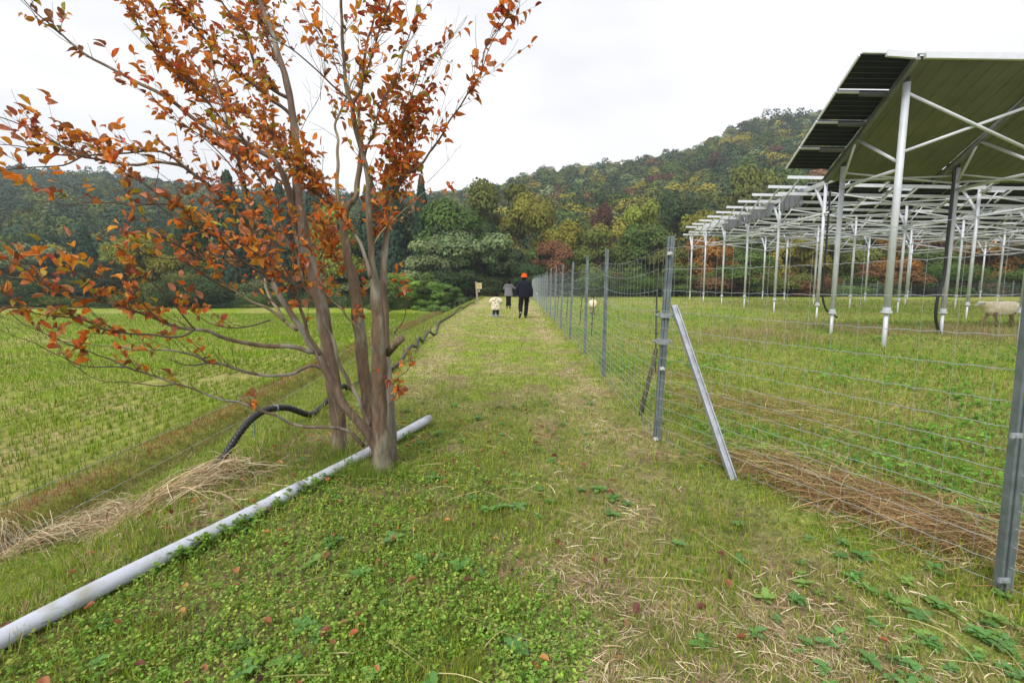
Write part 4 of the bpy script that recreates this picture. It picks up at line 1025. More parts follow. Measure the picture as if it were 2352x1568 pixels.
for r_ in range(-1, 10):
    y = Y1+PIT*r_; yl = y+.042*Y1*1.02
    xl = lx(0, y)-1.22
    xr = min(46, 1.08*y+8); u_ = np.array([1, 0, FALL])
    a = np.array([xl, y, ZH+zf(xl, y)]); b = np.array([xl+.1, yl, ZLO+zf(xl, yl)])
    if r_ == -1: a = a+np.array([1.6, 0, FALL*1.6]); b = b+np.array([1.6, 0, FALL*1.6]); xl += 1.6
    Ln = xr-xl; mb = MB()
    mb.bar(a, a+u_*Ln, .05, .115); mb.bar(b, b+u_*Ln, .05, .115)
    row = mb.build('panel_row', M_ALU, far_, smooth=False)
    sdir = (b-a)-np.array([b[0]-a[0], 0, 0]); sdir /= np.linalg.norm(sdir); nn_ = np.cross(u_, sdir); nn_ /= np.linalg.norm(nn_); nn_ = nn_ if nn_[2] > 0 else -nn_
    Rm = np.stack([u_/np.linalg.norm(u_), sdir, np.cross(u_/np.linalg.norm(u_), sdir)], 1)
    x0 = xl+1.65; k = 0
    while x0 < xr-1.5:
        w_ = 2.72; c_m = a+u_*(x0+w_/2-xl)+sdir*.44+nn_*.085
        c_m[0] = x0+w_/2
        mb = MB(); mb.box(c_m, (w_, 1.22, .012), Rm)
        pnl = mb.build('solar_module', M_CELL, row, smooth=False)
        mb = MB()
        for q in (-1, 1):
            mb.box(c_m+sdir*.615*q-nn_*.006, (w_+.02, .03, .04), Rm); 
        for q in (-1.365, 0, 1.365): mb.box(c_m+u_*q-nn_*.012, (.03, 1.20, .04), Rm)
        mb.build('frame', M_RAFT, pnl, smooth=False)
        mb = MB()
        for q in (-.34, -.12, .1, .32): mb.box(c_m+sdir*q-nn_*.008, (w_, .008, .006), Rm)
        mb.build('cell_gap_lines', M_LINE, pnl, smooth=False)
        for sx_ in (-.06, w_+.06):
            xs = x0+sx_; aa = a+u_*(xs-xl)-sdir*.12-nn_*.07; bb_ = aa+sdir*1.3
            MB().bar(aa, bb_, .05, .06, up=nn_).build('strut', M_TUBE, row, smooth=False)
        x0 += 3.77
    for xs in (xl+.45,):
        aa = a+u_*(xs-xl)-sdir*.05-nn_*.07; MB().bar(aa, aa+sdir*1.35, .05, .06, up=nn_).build('strut', M_TUBE, row, smooth=False)
    for j in range(1, NL):
        xj = lx(j, yl)
        if xj < xr: MB().box((xj, yl, (ZLO+BZ)/2+zf(xj, yl)-.1), (.06, .06, .3)).build('bracket', M_TUBE, row, smooth=False)
# inverter boxes hung on the left beam
for (p0, p1_, n_) in ((1662, 1702, 6), (1709, 1768, 6), (1788, 1836, 4)):
    ya, yb2 = K_/(p0-1310), K_/(p1_-1310)
    for k in range(n_):
        y = ya+(yb2-ya)*(k+.5)/n_; x = lx(0, y)-.20; w_ = abs(yb2-ya)/n_*.58
        o = MB().box((x, y, BZ-.27), (.13, w_, .62)).build('inverter_box', M_BOXG, far_, smooth=False)
        mb = MB(); [mb.box((x-.067, y+w_*q, BZ-.27), (.02, .012, .56)) for q in (-.3, 0, .3)]; mb.box((x, y, BZ-.61), (.12, w_*.5, .05)); mb.build('cooling_fin', M_GALV, o, smooth=False)
        MB().box((x-.04, y, BZ+.09), (.06, .06, .1)).build('hook', M_ALU, o, smooth=False)
xc, yc = lx(0, YS[0]), YS[0]
MB().tube(spline([(xc+.16, yc-.02, BZ-.3), (xc+.16, yc-.02, 2.4), (xc+.16, yc, 1.3), (xc+.22, yc, .75), (xc+.42, yc, .35), (xc+.75, yc-.1, .12)], .1), .036, 8).build('cable', M_BLKC, far_)
# ------------------------------------------------------------------ the autumn tree in front
M_STEM = mat('smooth_bark', (.150, .100, .070), .75, mixcol=((.24, .215, .175), 7.5, .50, .57), noise=(14, .38), bump=(30, .7))
M_STEMG = mat('mottled_bark', (.135, .088, .056), .85, mixcol=((.19, .165, .12), 8, .50, .58), noise=(30, .35), bump=(40, .8))
M_TWIG = mat('twig_bark', (.10, .07, .055), .8, noise=(40, .2))
M_PALE = mat('pale_bark', (.26, .215, .13), .8, mixcol=((.20, .15, .09), 14, .5, .62), noise=(30, .25), bump=(40, .4))
def stem_mat(m):
    """stretch the bark pattern along the stem"""
    n = m.node_tree.nodes; l = m.node_tree.links; mp_ = n.new('ShaderNodeMapping'); mp_.inputs['Scale'].default_value = (1, 1, .28)
    tcn = [x for x in n if x.type == 'TEX_COORD'][0]
    for lk in list(l):
        if lk.from_node == tcn: s = lk.to_socket; l.remove(lk); l.new(mp_.outputs[0], s)
    l.new(tcn.outputs['Object'], mp_.inputs[0])
for m_ in (M_STEM, M_STEMG, M_PALE): stem_mat(m_)
tree0 = thing('autumn_tree', (float(tb[0]), float(tb[1]), 0), 'multi-stemmed crape myrtle tree with orange red autumn leaves beside the white pipe', 'tree')
LEAVES = []; TW = []
def branch(pts, Y0, Y1, r0, r1, name='branch', m=None, leaf=1.0, start=.25, extra=None, cyc=0.0, parent=None, yl=None, n=9, tl=(.14, .36), rpx=None, lean=(0, 0, 0)):
    pts = np.array(pts, float); d = np.concatenate([[0], np.cumsum(np.linalg.norm(np.diff(pts, axis=0), axis=1))]); t = d/d[-1]
    Ys = Y0+(Y1-Y0)*t**1.1 if yl is None else np.interp(t, np.linspace(0, 1, len(yl)), yl)
    Ys = Ys*1.088
    P3 = np.array([P(a, b, y) for (a, b), y in zip(pts, Ys)])
    if rpx is None: rr = r0+(r1-r0)*t**.8
    else: rr = np.array(rpx, float)
    R = rr*Ys/F*.65*(1+.22*np.clip(rr/20, 0, 1))
    S = spline(np.column_stack([P3, R]), .035)
    X = S[:, :3].copy(); k = np.arange(len(X)); X += .0035*np.stack([np.sin(k*.9+r0), np.cos(k*.7+r0*2), 0*k], -1)*(1 if R[0] < .03 else .6)
    rad = np.maximum(S[:, 3], .0012); 
    if R[0] > .03:
        rad = rad*(1+.05*np.sin(k*.8+r0))
    o = MB().tube(X, rad, n if R[0] < .02 else 16).build(name, m or M_TWIG, parent or tree0)
    TW.append((X, rad, leaf, start, tl)); return o
B_ = branch
# stems
S1 = B_([(782,1050),(777,968),(769,909),(760,836),(748,763),(739,704),(718,626),(705,575),(695,511),(685,460),(682,409),(684,357),(678,309),(668,236),(655,175),(639,126),(622,67),(601,16),(585,-60),(572,-140)], 3.75, 3.95, 0, 0, 'stem', M_STEM, .55, .55, rpx=[24,21,21,20.5,19.5,18.5,18,17.5,15,13,13,12,11,10,9.5,8.5,7.5,7,5,2])
S2 = B_([(880,1105),(878,1085),(877,1055),(877,1010),(873,968),(871,909),(871,851),(870,792),(868,734),(865,690),(859,639),(854,588),(849,524),(846,473),(846,421),(841,383),(834,357),(821,314),(813,274),(808,242),(798,212),(793,175),(789,129),(786,81),(784,27),(784,-40),(780,-130)], 3.38, 3.1, 0, 0, 'stem', M_STEMG, .5, .55,
        rpx=[44,36,29,25,23,22,22,20,19,17,13,10,9.5,9,8.5,8.5,8,7.5,7.5,7,6.5,5.5,5,5,4.5,3.5,2])
S3 = B_([(900,1075),(901,1020),(899,953),(895,895),(889,842),(884,760),(883,719),(881,665),(882,614),(885,562),(893,511),(898,468),(908,442),(921,409),(931,375),(936,290),(947,215),(955,193),(971,150),(985,132),(1009,124)], 3.55, 3.5, 0, 0, 'stem', M_STEM, .9, .6, rpx=[20,15,13,12.5,13,13,13,12,11,9.5,8.5,8,7.5,6.5,5,3,2.4,2.2,2,1.7,1.2])
S4 = B_([(852,1040),(851,997),(848,953),(842,895),(833,836),(827,763),(822,730),(818,691),(811,639),(800,601),(793,550),(790,498),(800,473),(816,452),(821,421),(826,383),(829,345),(828,300),(824,269),(827,228),(832,188),(837,134),(843,102),(859,40),(864,-10),(866,-80)], 3.8, 4.2, 0, 0, 'stem', M_STEMG, .45, .6,
        rpx=[22,20,19,18,18,18,18,17,15,13,11,12.5,11,9,8.5,8,6.5,5.5,5,5,4.5,4,3.5,3,2.5,1.5])
S5 = B_([(868,1045),(862,1027),(839,988),(810,953),(786,924),(772,889),(748,851),(734,815),(712,790),(695,757),(675,731),(654,698),(637,669),(623,647),(611,621),(603,601),(590,565),(582,544),(577,511),(570,473),(562,434),(554,396),(545,354),(534,322),(529,295),(516,255),(502,209),(497,188),(486,134),(480,80)], 3.45, 3.1, 0, 0, 'stem', M_STEM, .8, .5,
        rpx=[19,15,14,13,13,12,12,12,11,10,9.5,9,8.5,8,7.5,7,7,7,6.5,6.5,6,5.5,4.5,4,3.5,3,2.6,2.2,1.8,1.2])
B_([(734,815),(722,790),(710,772),(698,734),(690,704),(684,678),(674,647),(654,614),(639,583),(625,550),(610,515)], 3.3, 3.0, 7, 3, m=M_STEM, leaf=.6)
B_([(800,473),(780,485),(775,460),(775,409),(776,345),(776,322),(770,287),(781,258),(794,228),(802,201),(816,177),(827,161)], 4.05, 4.3, 7.5, 2, 'stem', M_PALE, .5, .5)
B_([(703,790),(697,754),(681,757),(663,745),(646,725),(634,704),(616,678),(608,640)][2:], 3.7, 4.1, 7, 3, m=M_PALE, leaf=.3)
B_([(848,977),(833,939),(816,901),(798,871),(781,842),(769,792),(751,754),(740,725),(728,701),(716,678),(700,662),(690,614),(680,580),(670,560),(654,534),(639,488),(626,455),(600,416),(580,391),(557,373),(532,340),(510,310)], 3.4, 2.9, 8, 1.6, 'stem', M_STEM, .9, .5)
B_([(693,664),(665,647),(644,626),(613,603),(585,580),(560,560)], 3.1, 2.7, 4, 1.5, leaf=1)
# boughs to the upper left
B_([(700,590),(690,562),(680,524),(671,473),(661,434),(648,395),(632,371),(591,344),(551,320),(510,309),(483,298),(443,271),(403,239),(357,209),(317,191),(282,172),(242,150),(209,134),(183,115),(145,83),(115,56),(89,35),(59,5),(30,-25)], 3.9, 3.1, 0, 0, m=M_STEM, leaf=.12, start=.30, rpx=[12,12,11.5,10.5,10,9,8.5,7.5,7,6.5,6,6,5.5,5.5,5,4.5,4.2,3.8,3.3,2.8,2.3,2,1.6,1])
B_([(140,81),(117,62),(94,51),(70,22),(46,0),(30,-20)], 3.25, 3.15, 2, .8, leaf=.3)
B_([(680,580),(659,557),(623,526),(603,519),(582,511),(557,498),(530,478),(500,444),(474,421),(441,398),(415,380),(397,376),(349,373),(317,379),(282,376),(252,373),(220,365),(188,360),(161,349),(129,330),(102,314),(70,298),(27,279),(-20,262)], 3.9, 2.6, 9, 1.4, m=M_STEM, leaf=.8)
B_([(441,398),(400,365),(376,350),(340,347),(290,352),(240,353),(188,358),(166,356),(129,356),(89,349),(54,338),(16,333),(-20,331)], 3.2, 2.5, 4.5, 1.2, leaf=.6)
B_([(185,360),(177,365),(150,379),(118,383),(81,384),(40,387),(0,392),(-20,394)], 2.85, 2.5, 3, 1.2, leaf=.25)
B_([(623,647),(608,632),(575,611),(549,591),(529,570),(493,542),(459,521),(436,505),(420,478),(395,470),(341,470),(308,473),(261,465),(226,467),(192,466),(154,471),(123,466),(77,460)], 3.3, 2.4, 5.5, .9, leaf=.6)
B_([(420,478),(408,473),(385,455),(364,447),(328,421),(302,406),(282,391),(262,380)], 2.75, 2.5, 3.5, 1, leaf=.8)
B_([(557,562),(531,547),(506,532),(475,527),(455,522),(430,515)], 3.0, 2.7, 4, 2, leaf=1.0)
# boughs to the lower left
B_([(720,808),(707,807),(692,801),(663,795),(619,795),(575,790),(537,782),(500,770),(476,760),(447,757),(415,753),(381,743),(361,733),(330,721),(293,709),(269,699),(234,694),(213,688),(167,683),(144,675),(115,665),(85,652),(59,642),(31,637),(-20,632)], 3.35, 2.1, 8.5, 1.7, m=M_STEM, leaf=.75, start=.35)
B_([(447,757),(427,770),(391,774),(342,768),(305,767),(269,762),(234,754),(208,740),(171,731),(137,727),(98,723),(61,713),(24,704),(-20,700)], 2.8, 2.15, 4, 1.2, leaf=.55)
B_([(755,836),(739,845),(722,839),(698,845),(675,857),(640,862),(605,862),(575,857),(537,845),(508,836),(479,833),(452,818),(425,811),(391,804),(354,804),(317,804),(269,796),(232,794),(183,787),(134,782),(112,779)], 3.55, 2.6, 7, .9, m=M_STEM, leaf=.28, start=.3)
B_([(479,833),(452,838),(427,838),(403,831),(381,821)], 2.95, 2.8, 3.5, .9, leaf=.2)
B_([(835,1025),(821,1009),(804,991),(780,984),(751,981),(704,980),(663,971),(634,953),(611,947),(575,933),(540,922),(518,919),(476,906),(439,892),(403,880),(366,867),(330,857),(298,845),(269,831),(220,814),(183,799),(151,787),(122,775),(85,757),(54,745),(37,733),(20,713)], 3.42, 2.2, 6.5, 1, m=M_STEM, leaf=.12, start=.3)
B_([(293,844),(256,842),(215,843),(176,836),(151,823),(112,806),(81,789),(49,777),(32,772),(0,755)], 2.55, 2.2, 2.6, .8, leaf=.05)
B_([(403,882),(366,887),(330,882),(288,877),(244,877),(220,871),(195,858),(181,843)], 2.7, 2.4, 2.6, .8, leaf=.05)
B_([(655,738),(649,734),(613,706),(575,692),(554,678),(528,660),(506,642),(490,621),(470,596),(455,575)], 3.7, 3.4, 6, 1.5, m=M_PALE, leaf=.5)
B_([(620,735),(590,745),(560,752),(520,752),(480,742),(450,722)], 3.3, 3.0, 3, 1, leaf=.3)
for pts, ya_, yb_ in (([(540,672),(480,640),(420,600),(350,590),(290,560)], 3.3, 2.7), ([(470,600),(400,560),(330,545),(270,540)], 3.1, 2.6), ([(447,757),(400,700),(350,650),(290,620),(250,600)], 2.9, 2.5), ([(361,733),(300,670),(240,640),(190,610)], 2.7, 2.4), ([(230,690),(190,640),(150,610),(120,570)], 2.5, 2.3), ([(600,590),(540,600),(480,590),(430,560)], 3.4, 3.1), ([(115,665),(80,620),(40,580),(10,545)], 2.3, 2.2), ([(640,700),(580,660),(530,610),(500,560)], 3.6, 3.5), ([(560,480),(500,470),(450,440),(400,430)], 3.4, 3.2)):
    B_(pts, ya_, yb_, 3, .9, leaf=.5, start=.2)
# upper left verticals
B_([(672,270),(655,252),(626,231),(601,209),(577,191),(550,172),(524,140),(494,115),(467,86),(446,59),(419,27),(397,5),(380,-25)], 3.9, 3.5, 6, 2, leaf=1.1, start=.1)
B_([(573,355),(560,322),(529,292),(505,268),(483,242),(462,215),(430,188),(403,167),(381,145),(363,118),(338,86),(322,67),(309,43),(290,5),(280,-30)], 3.3, 2.9, 4.5, 1.4, leaf=1.0, start=.1)
B_([(662,225),(640,215),(612,193),(585,150),(569,89),(553,59),(526,27),(505,0),(490,-40)], 3.9, 3.7, 6, 2.2, leaf=1.1, start=.1)
B_([(570,440),(545,400),(532,384),(510,357),(483,330),(451,306),(419,285),(381,260),(349,226),(312,199)], 3.2, 3.0, 2.8, 1, leaf=.8)
B_([(480,240),(440,190),(400,120),(360,60),(330,10),(300,-40)], 3.6, 3.5, 3, 1, leaf=1.2, start=.0)
B_([(655,180),(630,120),(600,60),(580,0),(560,-60)], 4.1, 4.2, 4, 2, leaf=1.2, start=.0)
B_([(680,380),(640,330),(600,290),(540,250),(490,215)], 4.1, 4.3, 4, 1.3, leaf=1.3, start=.0)
B_([(685,450),(650,420),(610,390),(560,360),(520,345)], 3.9, 4.2, 4, 1.3, leaf=1.3, start=.0)
# to the right
B_([(850,640),(844,606),(834,575),(818,544),(795,511),(777,483),(762,457),(747,427),(729,403),(705,383),(685,370),(655,362)], 3.2, 3.3, 7, 2.2, m=M_STEM, leaf=1.0, start=.3)
B_([(767,473),(741,455),(716,439),(695,421),(677,401),(662,373),(649,352),(622,305),(600,250)], 3.25, 3.0, 3.5, 1.2, leaf=1.2, start=.0)
B_([(838,790),(835,775),(821,751),(798,728),(778,704),(757,687),(740,668),(730,640)], 3.8, 3.6, 5, 1.4, m=M_PALE, leaf=.3)
B_([(860,560),(880,529),(900,509),(928,483),(962,452),(990,430)], 3.2, 3.1, 3.2, 1, m=M_PALE, leaf=.35)
B_([(813,262),(815,235),(827,209),(832,188),(845,156),(859,113),(872,70),(883,35),(899,0),(915,-40)], 3.2, 3.1, 3.6, 2, leaf=.9, start=.15)
B_([(808,235),(797,223),(762,196),(746,180),(725,158),(690,129),(657,105),(628,86),(601,59),(582,38)], 3.2, 3.0, 3.2, 1.6, leaf=.7)
B_([(838,365),(845,333),(853,317),(864,285),(872,252),(883,223),(902,196),(918,167),(926,129),(937,86),(950,54),(965,10)], 3.25, 3.3, 4.2, 1.1, leaf=.7, start=.1)
B_([(903,450),(915,425),(931,400),(950,392),(964,381),(985,352),(1009,320),(1028,285),(1047,258),(1071,220),(1090,193),(1106,161),(1109,132),(1133,81),(1165,40),(1176,0)], 3.5, 3.0, 4.6, 1, leaf=.65, start=.25)
B_([(1106,161),(1125,110),(1150,60),(1175,30),(1190,15)], 3.1, 3.0, 1.6, .8, leaf=.45, start=.1)
B_([(812,260),(793,188),(781,172),(767,140),(749,107),(730,75),(711,54),(687,5)], 3.2, 3.4, 2.2, .9, leaf=.5)
B_([(1090,193),(1108,176),(1125,170),(1140,176)], 3.05, 3.0, 1.2, .6, leaf=1.2)
B_([(930,385),(935,350),(948,330),(965,290),(985,255)], 3.5, 3.5, 2.4, 1, leaf=1.6, start=0)
B_([(915,420),(930,345),(925,300),(935,262)], 3.5, 3.6, 2.6, 1, leaf=1.5, start=0)
B_([(850,560),(875,500),(895,440),(905,380),(915,330)], 3.4, 3.7, 3.5, 1.1, leaf=1.5, start=0)
B_([(830,700),(800,640),(770,590),(745,540)], 3.9, 4.2, 4, 1.4, leaf=1.3, start=0)
B_([(730,700),(720,640),(745,570),(760,520)], 4.0, 4.3, 4, 1.4, leaf=1.3, start=0)
# fine bare shoots at the upper right
for pts in ([(920,330),(935,240),(950,170),(970,110)], [(940,300),(965,220),(1000,150),(1035,95)], [(885,300),(900,230),(930,150),(945,60)], [(950,260),(985,200),(1020,120),(1070,40)], [(965,200),(1000,120),(1060,60),(1075,35)], [(690,300),(740,200),(750,120),(760,60)], [(980,420),(1020,380),(1050,340)], [(905,150),(960,60),(985,0)], [(735,230),(738,180),(730,120)], [(990,330),(1010,260),(1030,200),(1040,150)]):
    B_(pts, 3.5, 3.5, 1.1, .5, leaf=.02, start=0, n=5)
# a small stump of a cut limb and the broken side shoot low on the right
MB().tube([P(889, 812, 3.70), P(909, 789, 3.65), P(924, 776, 3.62)], [.030, .028, .026], 12).build('cut_limb', M_STEMG, tree0)
B_([(893,930),(905,915),(915,895),(918,880)], 3.3, 3.25, 1.5, .7, leaf=.9, start=0, n=5)
B_([(895,900),(912,870),(935,850),(950,800),(960,775)], 3.6, 3.7, 1.6, .7, leaf=.15, start=0, n=5)
B_([(905,765),(928,735),(932,700),(934,665)], 3.6, 3.6, 2.2, .8, leaf=1.0, start=.4, n=5)
# yellow green suckers at the foot
sk = MB()
for a in range(16):
    x0, y0 = RNG.uniform(760, 850), RNG.uniform(1040, 1080); Yk = 3.75+RNG.uniform(-.1, .25); h_ = RNG.uniform(60, 170); dx = RNG.uniform(-40, 40)
    p = [P(x0, y0, Yk), P(x0+dx*.3+RNG.uniform(-8, 8), y0-h_*.4, Yk), P(x0+dx*.7+RNG.uniform(-10, 10), y0-h_*.7, Yk), P(x0+dx, y0-h_, Yk)]
    sk.tube(p, [.0022, .002, .0016, .001], 5)
    for q in (1, 2): sk.tube([p[q], p[q]+np.array([RNG.uniform(-.06, .06), 0, RNG.uniform(.02, .07)])], .0012, 4)
sk.build('sucker_shoots', mat('young_shoot', (.30, .30, .08), .7), tree0)

# twigs and leaves
lt_ = np.array([(0, 0, 0), (-.21, .18, .05), (-.31, .48, .075), (-.23, .78, .04), (0, 1, -.05), (.23, .78, .04), (.31, .48, .075), (.21, .18, .05), (0, .3, 0), (0, .6, -.005)], float)
ltf = np.array([(0, 8, 1), (1, 8, 2), (2, 8, 9), (2, 9, 3), (3, 9, 4), (0, 7, 8), (7, 6, 8), (6, 9, 8), (6, 5, 9), (5, 4, 9)])
lt2 = lt_.copy(); lt2[:, 2] -= .35*lt2[:, 1]**2; lt2[:, 2] += np.abs(lt2[:, 0])*.7
lt4 = lt_.copy(); lt4[:, 2] -= 1.1*lt_[:, 1]**2*.6; lt4[:, 1] *= .8; lt4[:, 0] *= .8; lt4[:, 2] += np.abs(lt_[:, 0])*1.1
lt3 = lt_.copy(); lt3[:, 2] += np.abs(lt3[:, 0])*.8+.25*lt3[:, 1]**2; lt3[:, 0] *= .75
pos, dirs = [], []; tw = MB(); ntw = 0
def add_leaf(p, d): pos.append(p); dirs.append(d)
for X, rad, leaf, start, tl in TW:
    seg = np.linalg.norm(np.diff(X, axis=0), axis=1); d = np.concatenate([[0], np.cumsum(seg)]); Lb = d[-1]
    if leaf < .03: pass
    nt_ = int(Lb*(1-start)/.047*(.45+.9*leaf))
    for i in range(nt_):
        t = start+(1-start)*RNG.uniform(0, 1); k = min(len(X)-2, int(t*len(X)))
        if rad[k] > .022 and RNG.uniform() < .75: continue
        tg = X[k+1]-X[k]; tg /= np.linalg.norm(tg)+1e-9
        v = RNG.normal(size=3); v -= tg*np.dot(v, tg); v /= np.linalg.norm(v); v[2] = abs(v[2])*.6+.1
        dr = tg*RNG.uniform(.45, 1.0)+v*RNG.uniform(.4, .9); dr /= np.linalg.norm(dr)
        L_ = RNG.uniform(*tl)*(1.0 if leaf > .2 else .7); n_ = 7; q = [X[k]]; dd = dr.copy()
        for s_ in range(n_-1):
            dd = dd+RNG.normal(0, .13, 3); dd[2] += .03; dd /= np.linalg.norm(dd); q.append(q[-1]+dd*L_/(n_-1))
        q = np.array(q)
        if q[:, 2].min() < .12: continue
        tw.tube(q, np.linspace(min(.0026, rad[k]*.6), .0007, n_), 4, cap=False); ntw += 1
        if RNG.uniform() < .5:
            e = q[3]; de = dd+RNG.normal(0, .6, 3); de /= np.linalg.norm(de); q2 = [e+de*L_*.4*f+np.array([0, 0, .01*f]) for f in (0, .5, 1)]; tw.tube(q2, [.0012, .001, .0006], 4, cap=False)
            if RNG.uniform() < leaf:
                for p_ in (q2[1], q2[2]): add_leaf(p_, de+RNG.normal(0, .5, 3))
        if leaf < .03: continue
        clump = RNG.uniform(0, 1)
        if clump < min(.92, .30+.46*leaf):
            for s_ in range(1, n_):
                for side in (-1, 1):
                    if RNG.uniform() < .40+.22*min(leaf, 1.3):
                        w = RNG.normal(size=3); w -= dd*np.dot(w, dd); w /= np.linalg.norm(w)
                        p_ = q[s_-1]+(q[s_]-q[s_-1])*RNG.uniform(0, 1); add_leaf(p_, dd*.6+w*.8+np.array([0, 0, -.15]))
            add_leaf(q[-1], dd)
tw.build('twigs', M_TWIG, tree0)
pos = np.array(pos); dirs = np.array(dirs)
# keep leaves out of bare places seen in the photograph (thin lower left, open sky at the right)
n = len(pos); print('leaves', n, 'twigs', ntw)
sz = .031+.044*RNG.uniform(0, 1, n)**1.3; hue = fbm(pos[:, 0]*1.0, pos[:, 2], 2.2, 2, 91)
rightness = sstep(-1.1, -.3, pos[:, 0]); lowleft = sstep(-1.2, -2.2, pos[:, 0])
pal = np.array([(.74, .235, .032), (.64, .145, .028), (.70, .31, .042), (.40, .32, .04), (.30, .105, .04), (.62, .25, .14), (.45, .065, .032)])
pr = np.stack([.34+0*hue, .13+.30*rightness, .20*(1-rightness)+.02, np.clip(.20*(1-rightness)*(hue > .5), .015, 1), .18+.10*(1-rightness), .08+.10*lowleft, .02+.06*rightness], 1); pr /= pr.sum(1, keepdims=True)
ci = (pr.cumsum(1) < RNG.uniform(0, 1, (n, 1))).sum(1)
col = pal[ci]*RNG.uniform(.7, 1.2, (n, 1))*(1+RNG.normal(0, .06, (n, 3))); col = np.clip(col, .01, .9)
dirs /= np.linalg.norm(dirs, axis=1)[:, None]+1e-9
# random roll about the leaf axis
Rb = basis(dirs); roll = RNG.normal(0, .9, n); c_, s_ = np.cos(roll), np.sin(roll); Z = np.zeros(n); O = np.ones(n)
Ry = np.stack([np.stack([c_, Z, s_], -1), np.stack([Z, O, Z], -1), np.stack([-s_, Z, c_], -1)], -2)
R = Rb@Ry; w3 = RNG.integers(0, 4, n); prt = []
for k, tv_ in enumerate((lt_, lt2, lt3, lt4)):
    s = w3 == k; prt.append(scatter(tv_, ltf, R[s], pos[s], sz[s], col[s]))
V, Fs, C = join(prt)
M_ALEAF = mat('autumn_leaf', (.5, .1, .02), .5, attr='col', trans=.45, spec=.35, noise=(60, .25))
np_mesh('foliage', V, Fs, M_ALEAF, tree0, col=C)
# fallen leaves in the weeds
n = 330; x = tb[0]+RNG.normal(-.1, 1.2, n); y = RNG.uniform(1.4, 5.5, n); k = (x > crest(y)-.3) & (x < 2.0); x, y = x[k], y[k]; n = len(x)
R = rot_z(RNG.uniform(0, 6.28, n))@rot_x(RNG.normal(0, .35, n))
V, f, C = scatter(lt3*np.array([1.4, 1, 1]), ltf, R, np.stack([x, y, terrain(x, y)+RNG.uniform(.02, .045, n)], -1), RNG.uniform(.022, .055, n), pick([(.42, .17, .07, 3), (.28, .10, .05, 3), (.52, .28, .10, 1), (.20, .07, .05, 2)], n, .25))
tag(np_mesh('fallen_leaves', V, [f], M_ALEAF, col=C), 'fallen orange and brown leaves scattered in the weeds under the autumn tree', 'leaves', kind='stuff')
# ------------------------------------------------------------------ people and sheep
M_SKIN = mat('skin', (.50, .30, .21), .55)
def cloth(name, col, rough=.9): return bpy.data.materials.get(name) or mat(name, col, rough, noise=(25, .15), bump=(40, .5), spec=.15)
class Fig:
    """local frame: x right, y forward (walking direction away from the camera), z up; scaled to height H"""
    def __init__(s, x, y, H, label, yaw=0.0, group=None):
        s.H = H; s.o = np.array([x, y, T(x, y)]); s.c, s.s = math.cos(yaw), math.sin(yaw)
        s.root = thing('person', tuple(s.o), label, 'person', group)
    def w(s, p):
        p = np.asarray(p, float)*s.H; return s.o+np.stack([p[..., 0]*s.c-p[..., 1]*s.s, p[..., 0]*s.s+p[..., 1]*s.c, p[..., 2]], -1)
    def v(s, p):
        p = np.asarray(p, float)*s.H; return np.array([p[0]*s.c-p[1]*s.s, p[0]*s.s+p[1]*s.c, p[2]])
    def limb(s, mb, pts, r, n=14): 
        S = spline(np.column_stack([s.w(pts), np.array(r)*s.H]), .02); mb.tube(S[:, :3], np.maximum(S[:, 3], .002), n); return mb
    def rings(s, mb, L, n=22, rough=0, pw=2.3):
        mb.loft([(s.w(c), s.v((rx, 0, 0)), s.v((0, ry, 0))) for c, rx, ry in L], n, rough=rough, pw=pw); return mb
def smooth_rings(L, k=4):
    A_ = np.array([[*c, rx, ry] for c, rx, ry in L]); t = np.linspace(0, len(L)-1, (len(L)-1)*k+1); m = np.gradient(A_, axis=0); out = []
    for x in t:
        i = min(int(x), len(L)-2); q = x-i
        out.append((2*q**3-3*q*q+1)*A_[i]+(q**3-2*q*q+q)*m[i]+(-2*q**3+3*q*q)*A_[i+1]+(q**3-q*q)*m[i+1])
    return [((a[0], a[1], a[2]), max(a[3], .002), max(a[4], .002)) for a in out]
def body(f, joints, radii, edges):
    """one skinned body surface: joints in local units"""
    me = bpy.data.meshes.new('body'); W_ = f.w(np.array(joints))-f.o
    me.from_pydata([tuple(v) for v in W_], edges, []); o = link(bpy.data.objects.new('body', me)); o.parent = f.root
    md = o.modifiers.new('skin', 'SKIN'); md.use_smooth_shade = True; sb_ = o.modifiers.new('sub', 'SUBSURF'); sb_.levels = 1; sb_.render_levels = 1; me.materials.append(M_SKIN)
    for i, r in enumerate(radii): me.skin_vertices[0].data[i].radius = (r*f.H, r*f.H)
    me.skin_vertices[0].data[0].use_root = True
    dg = bpy.context.evaluated_depsgraph_get(); ev = bpy.data.meshes.new_from_object(o.evaluated_get(dg))
    o.modifiers.clear(); o.data = ev
    for p in ev.polygons: p.use_smooth = True
    if not ev.materials: ev.materials.append(M_SKIN)
    return o
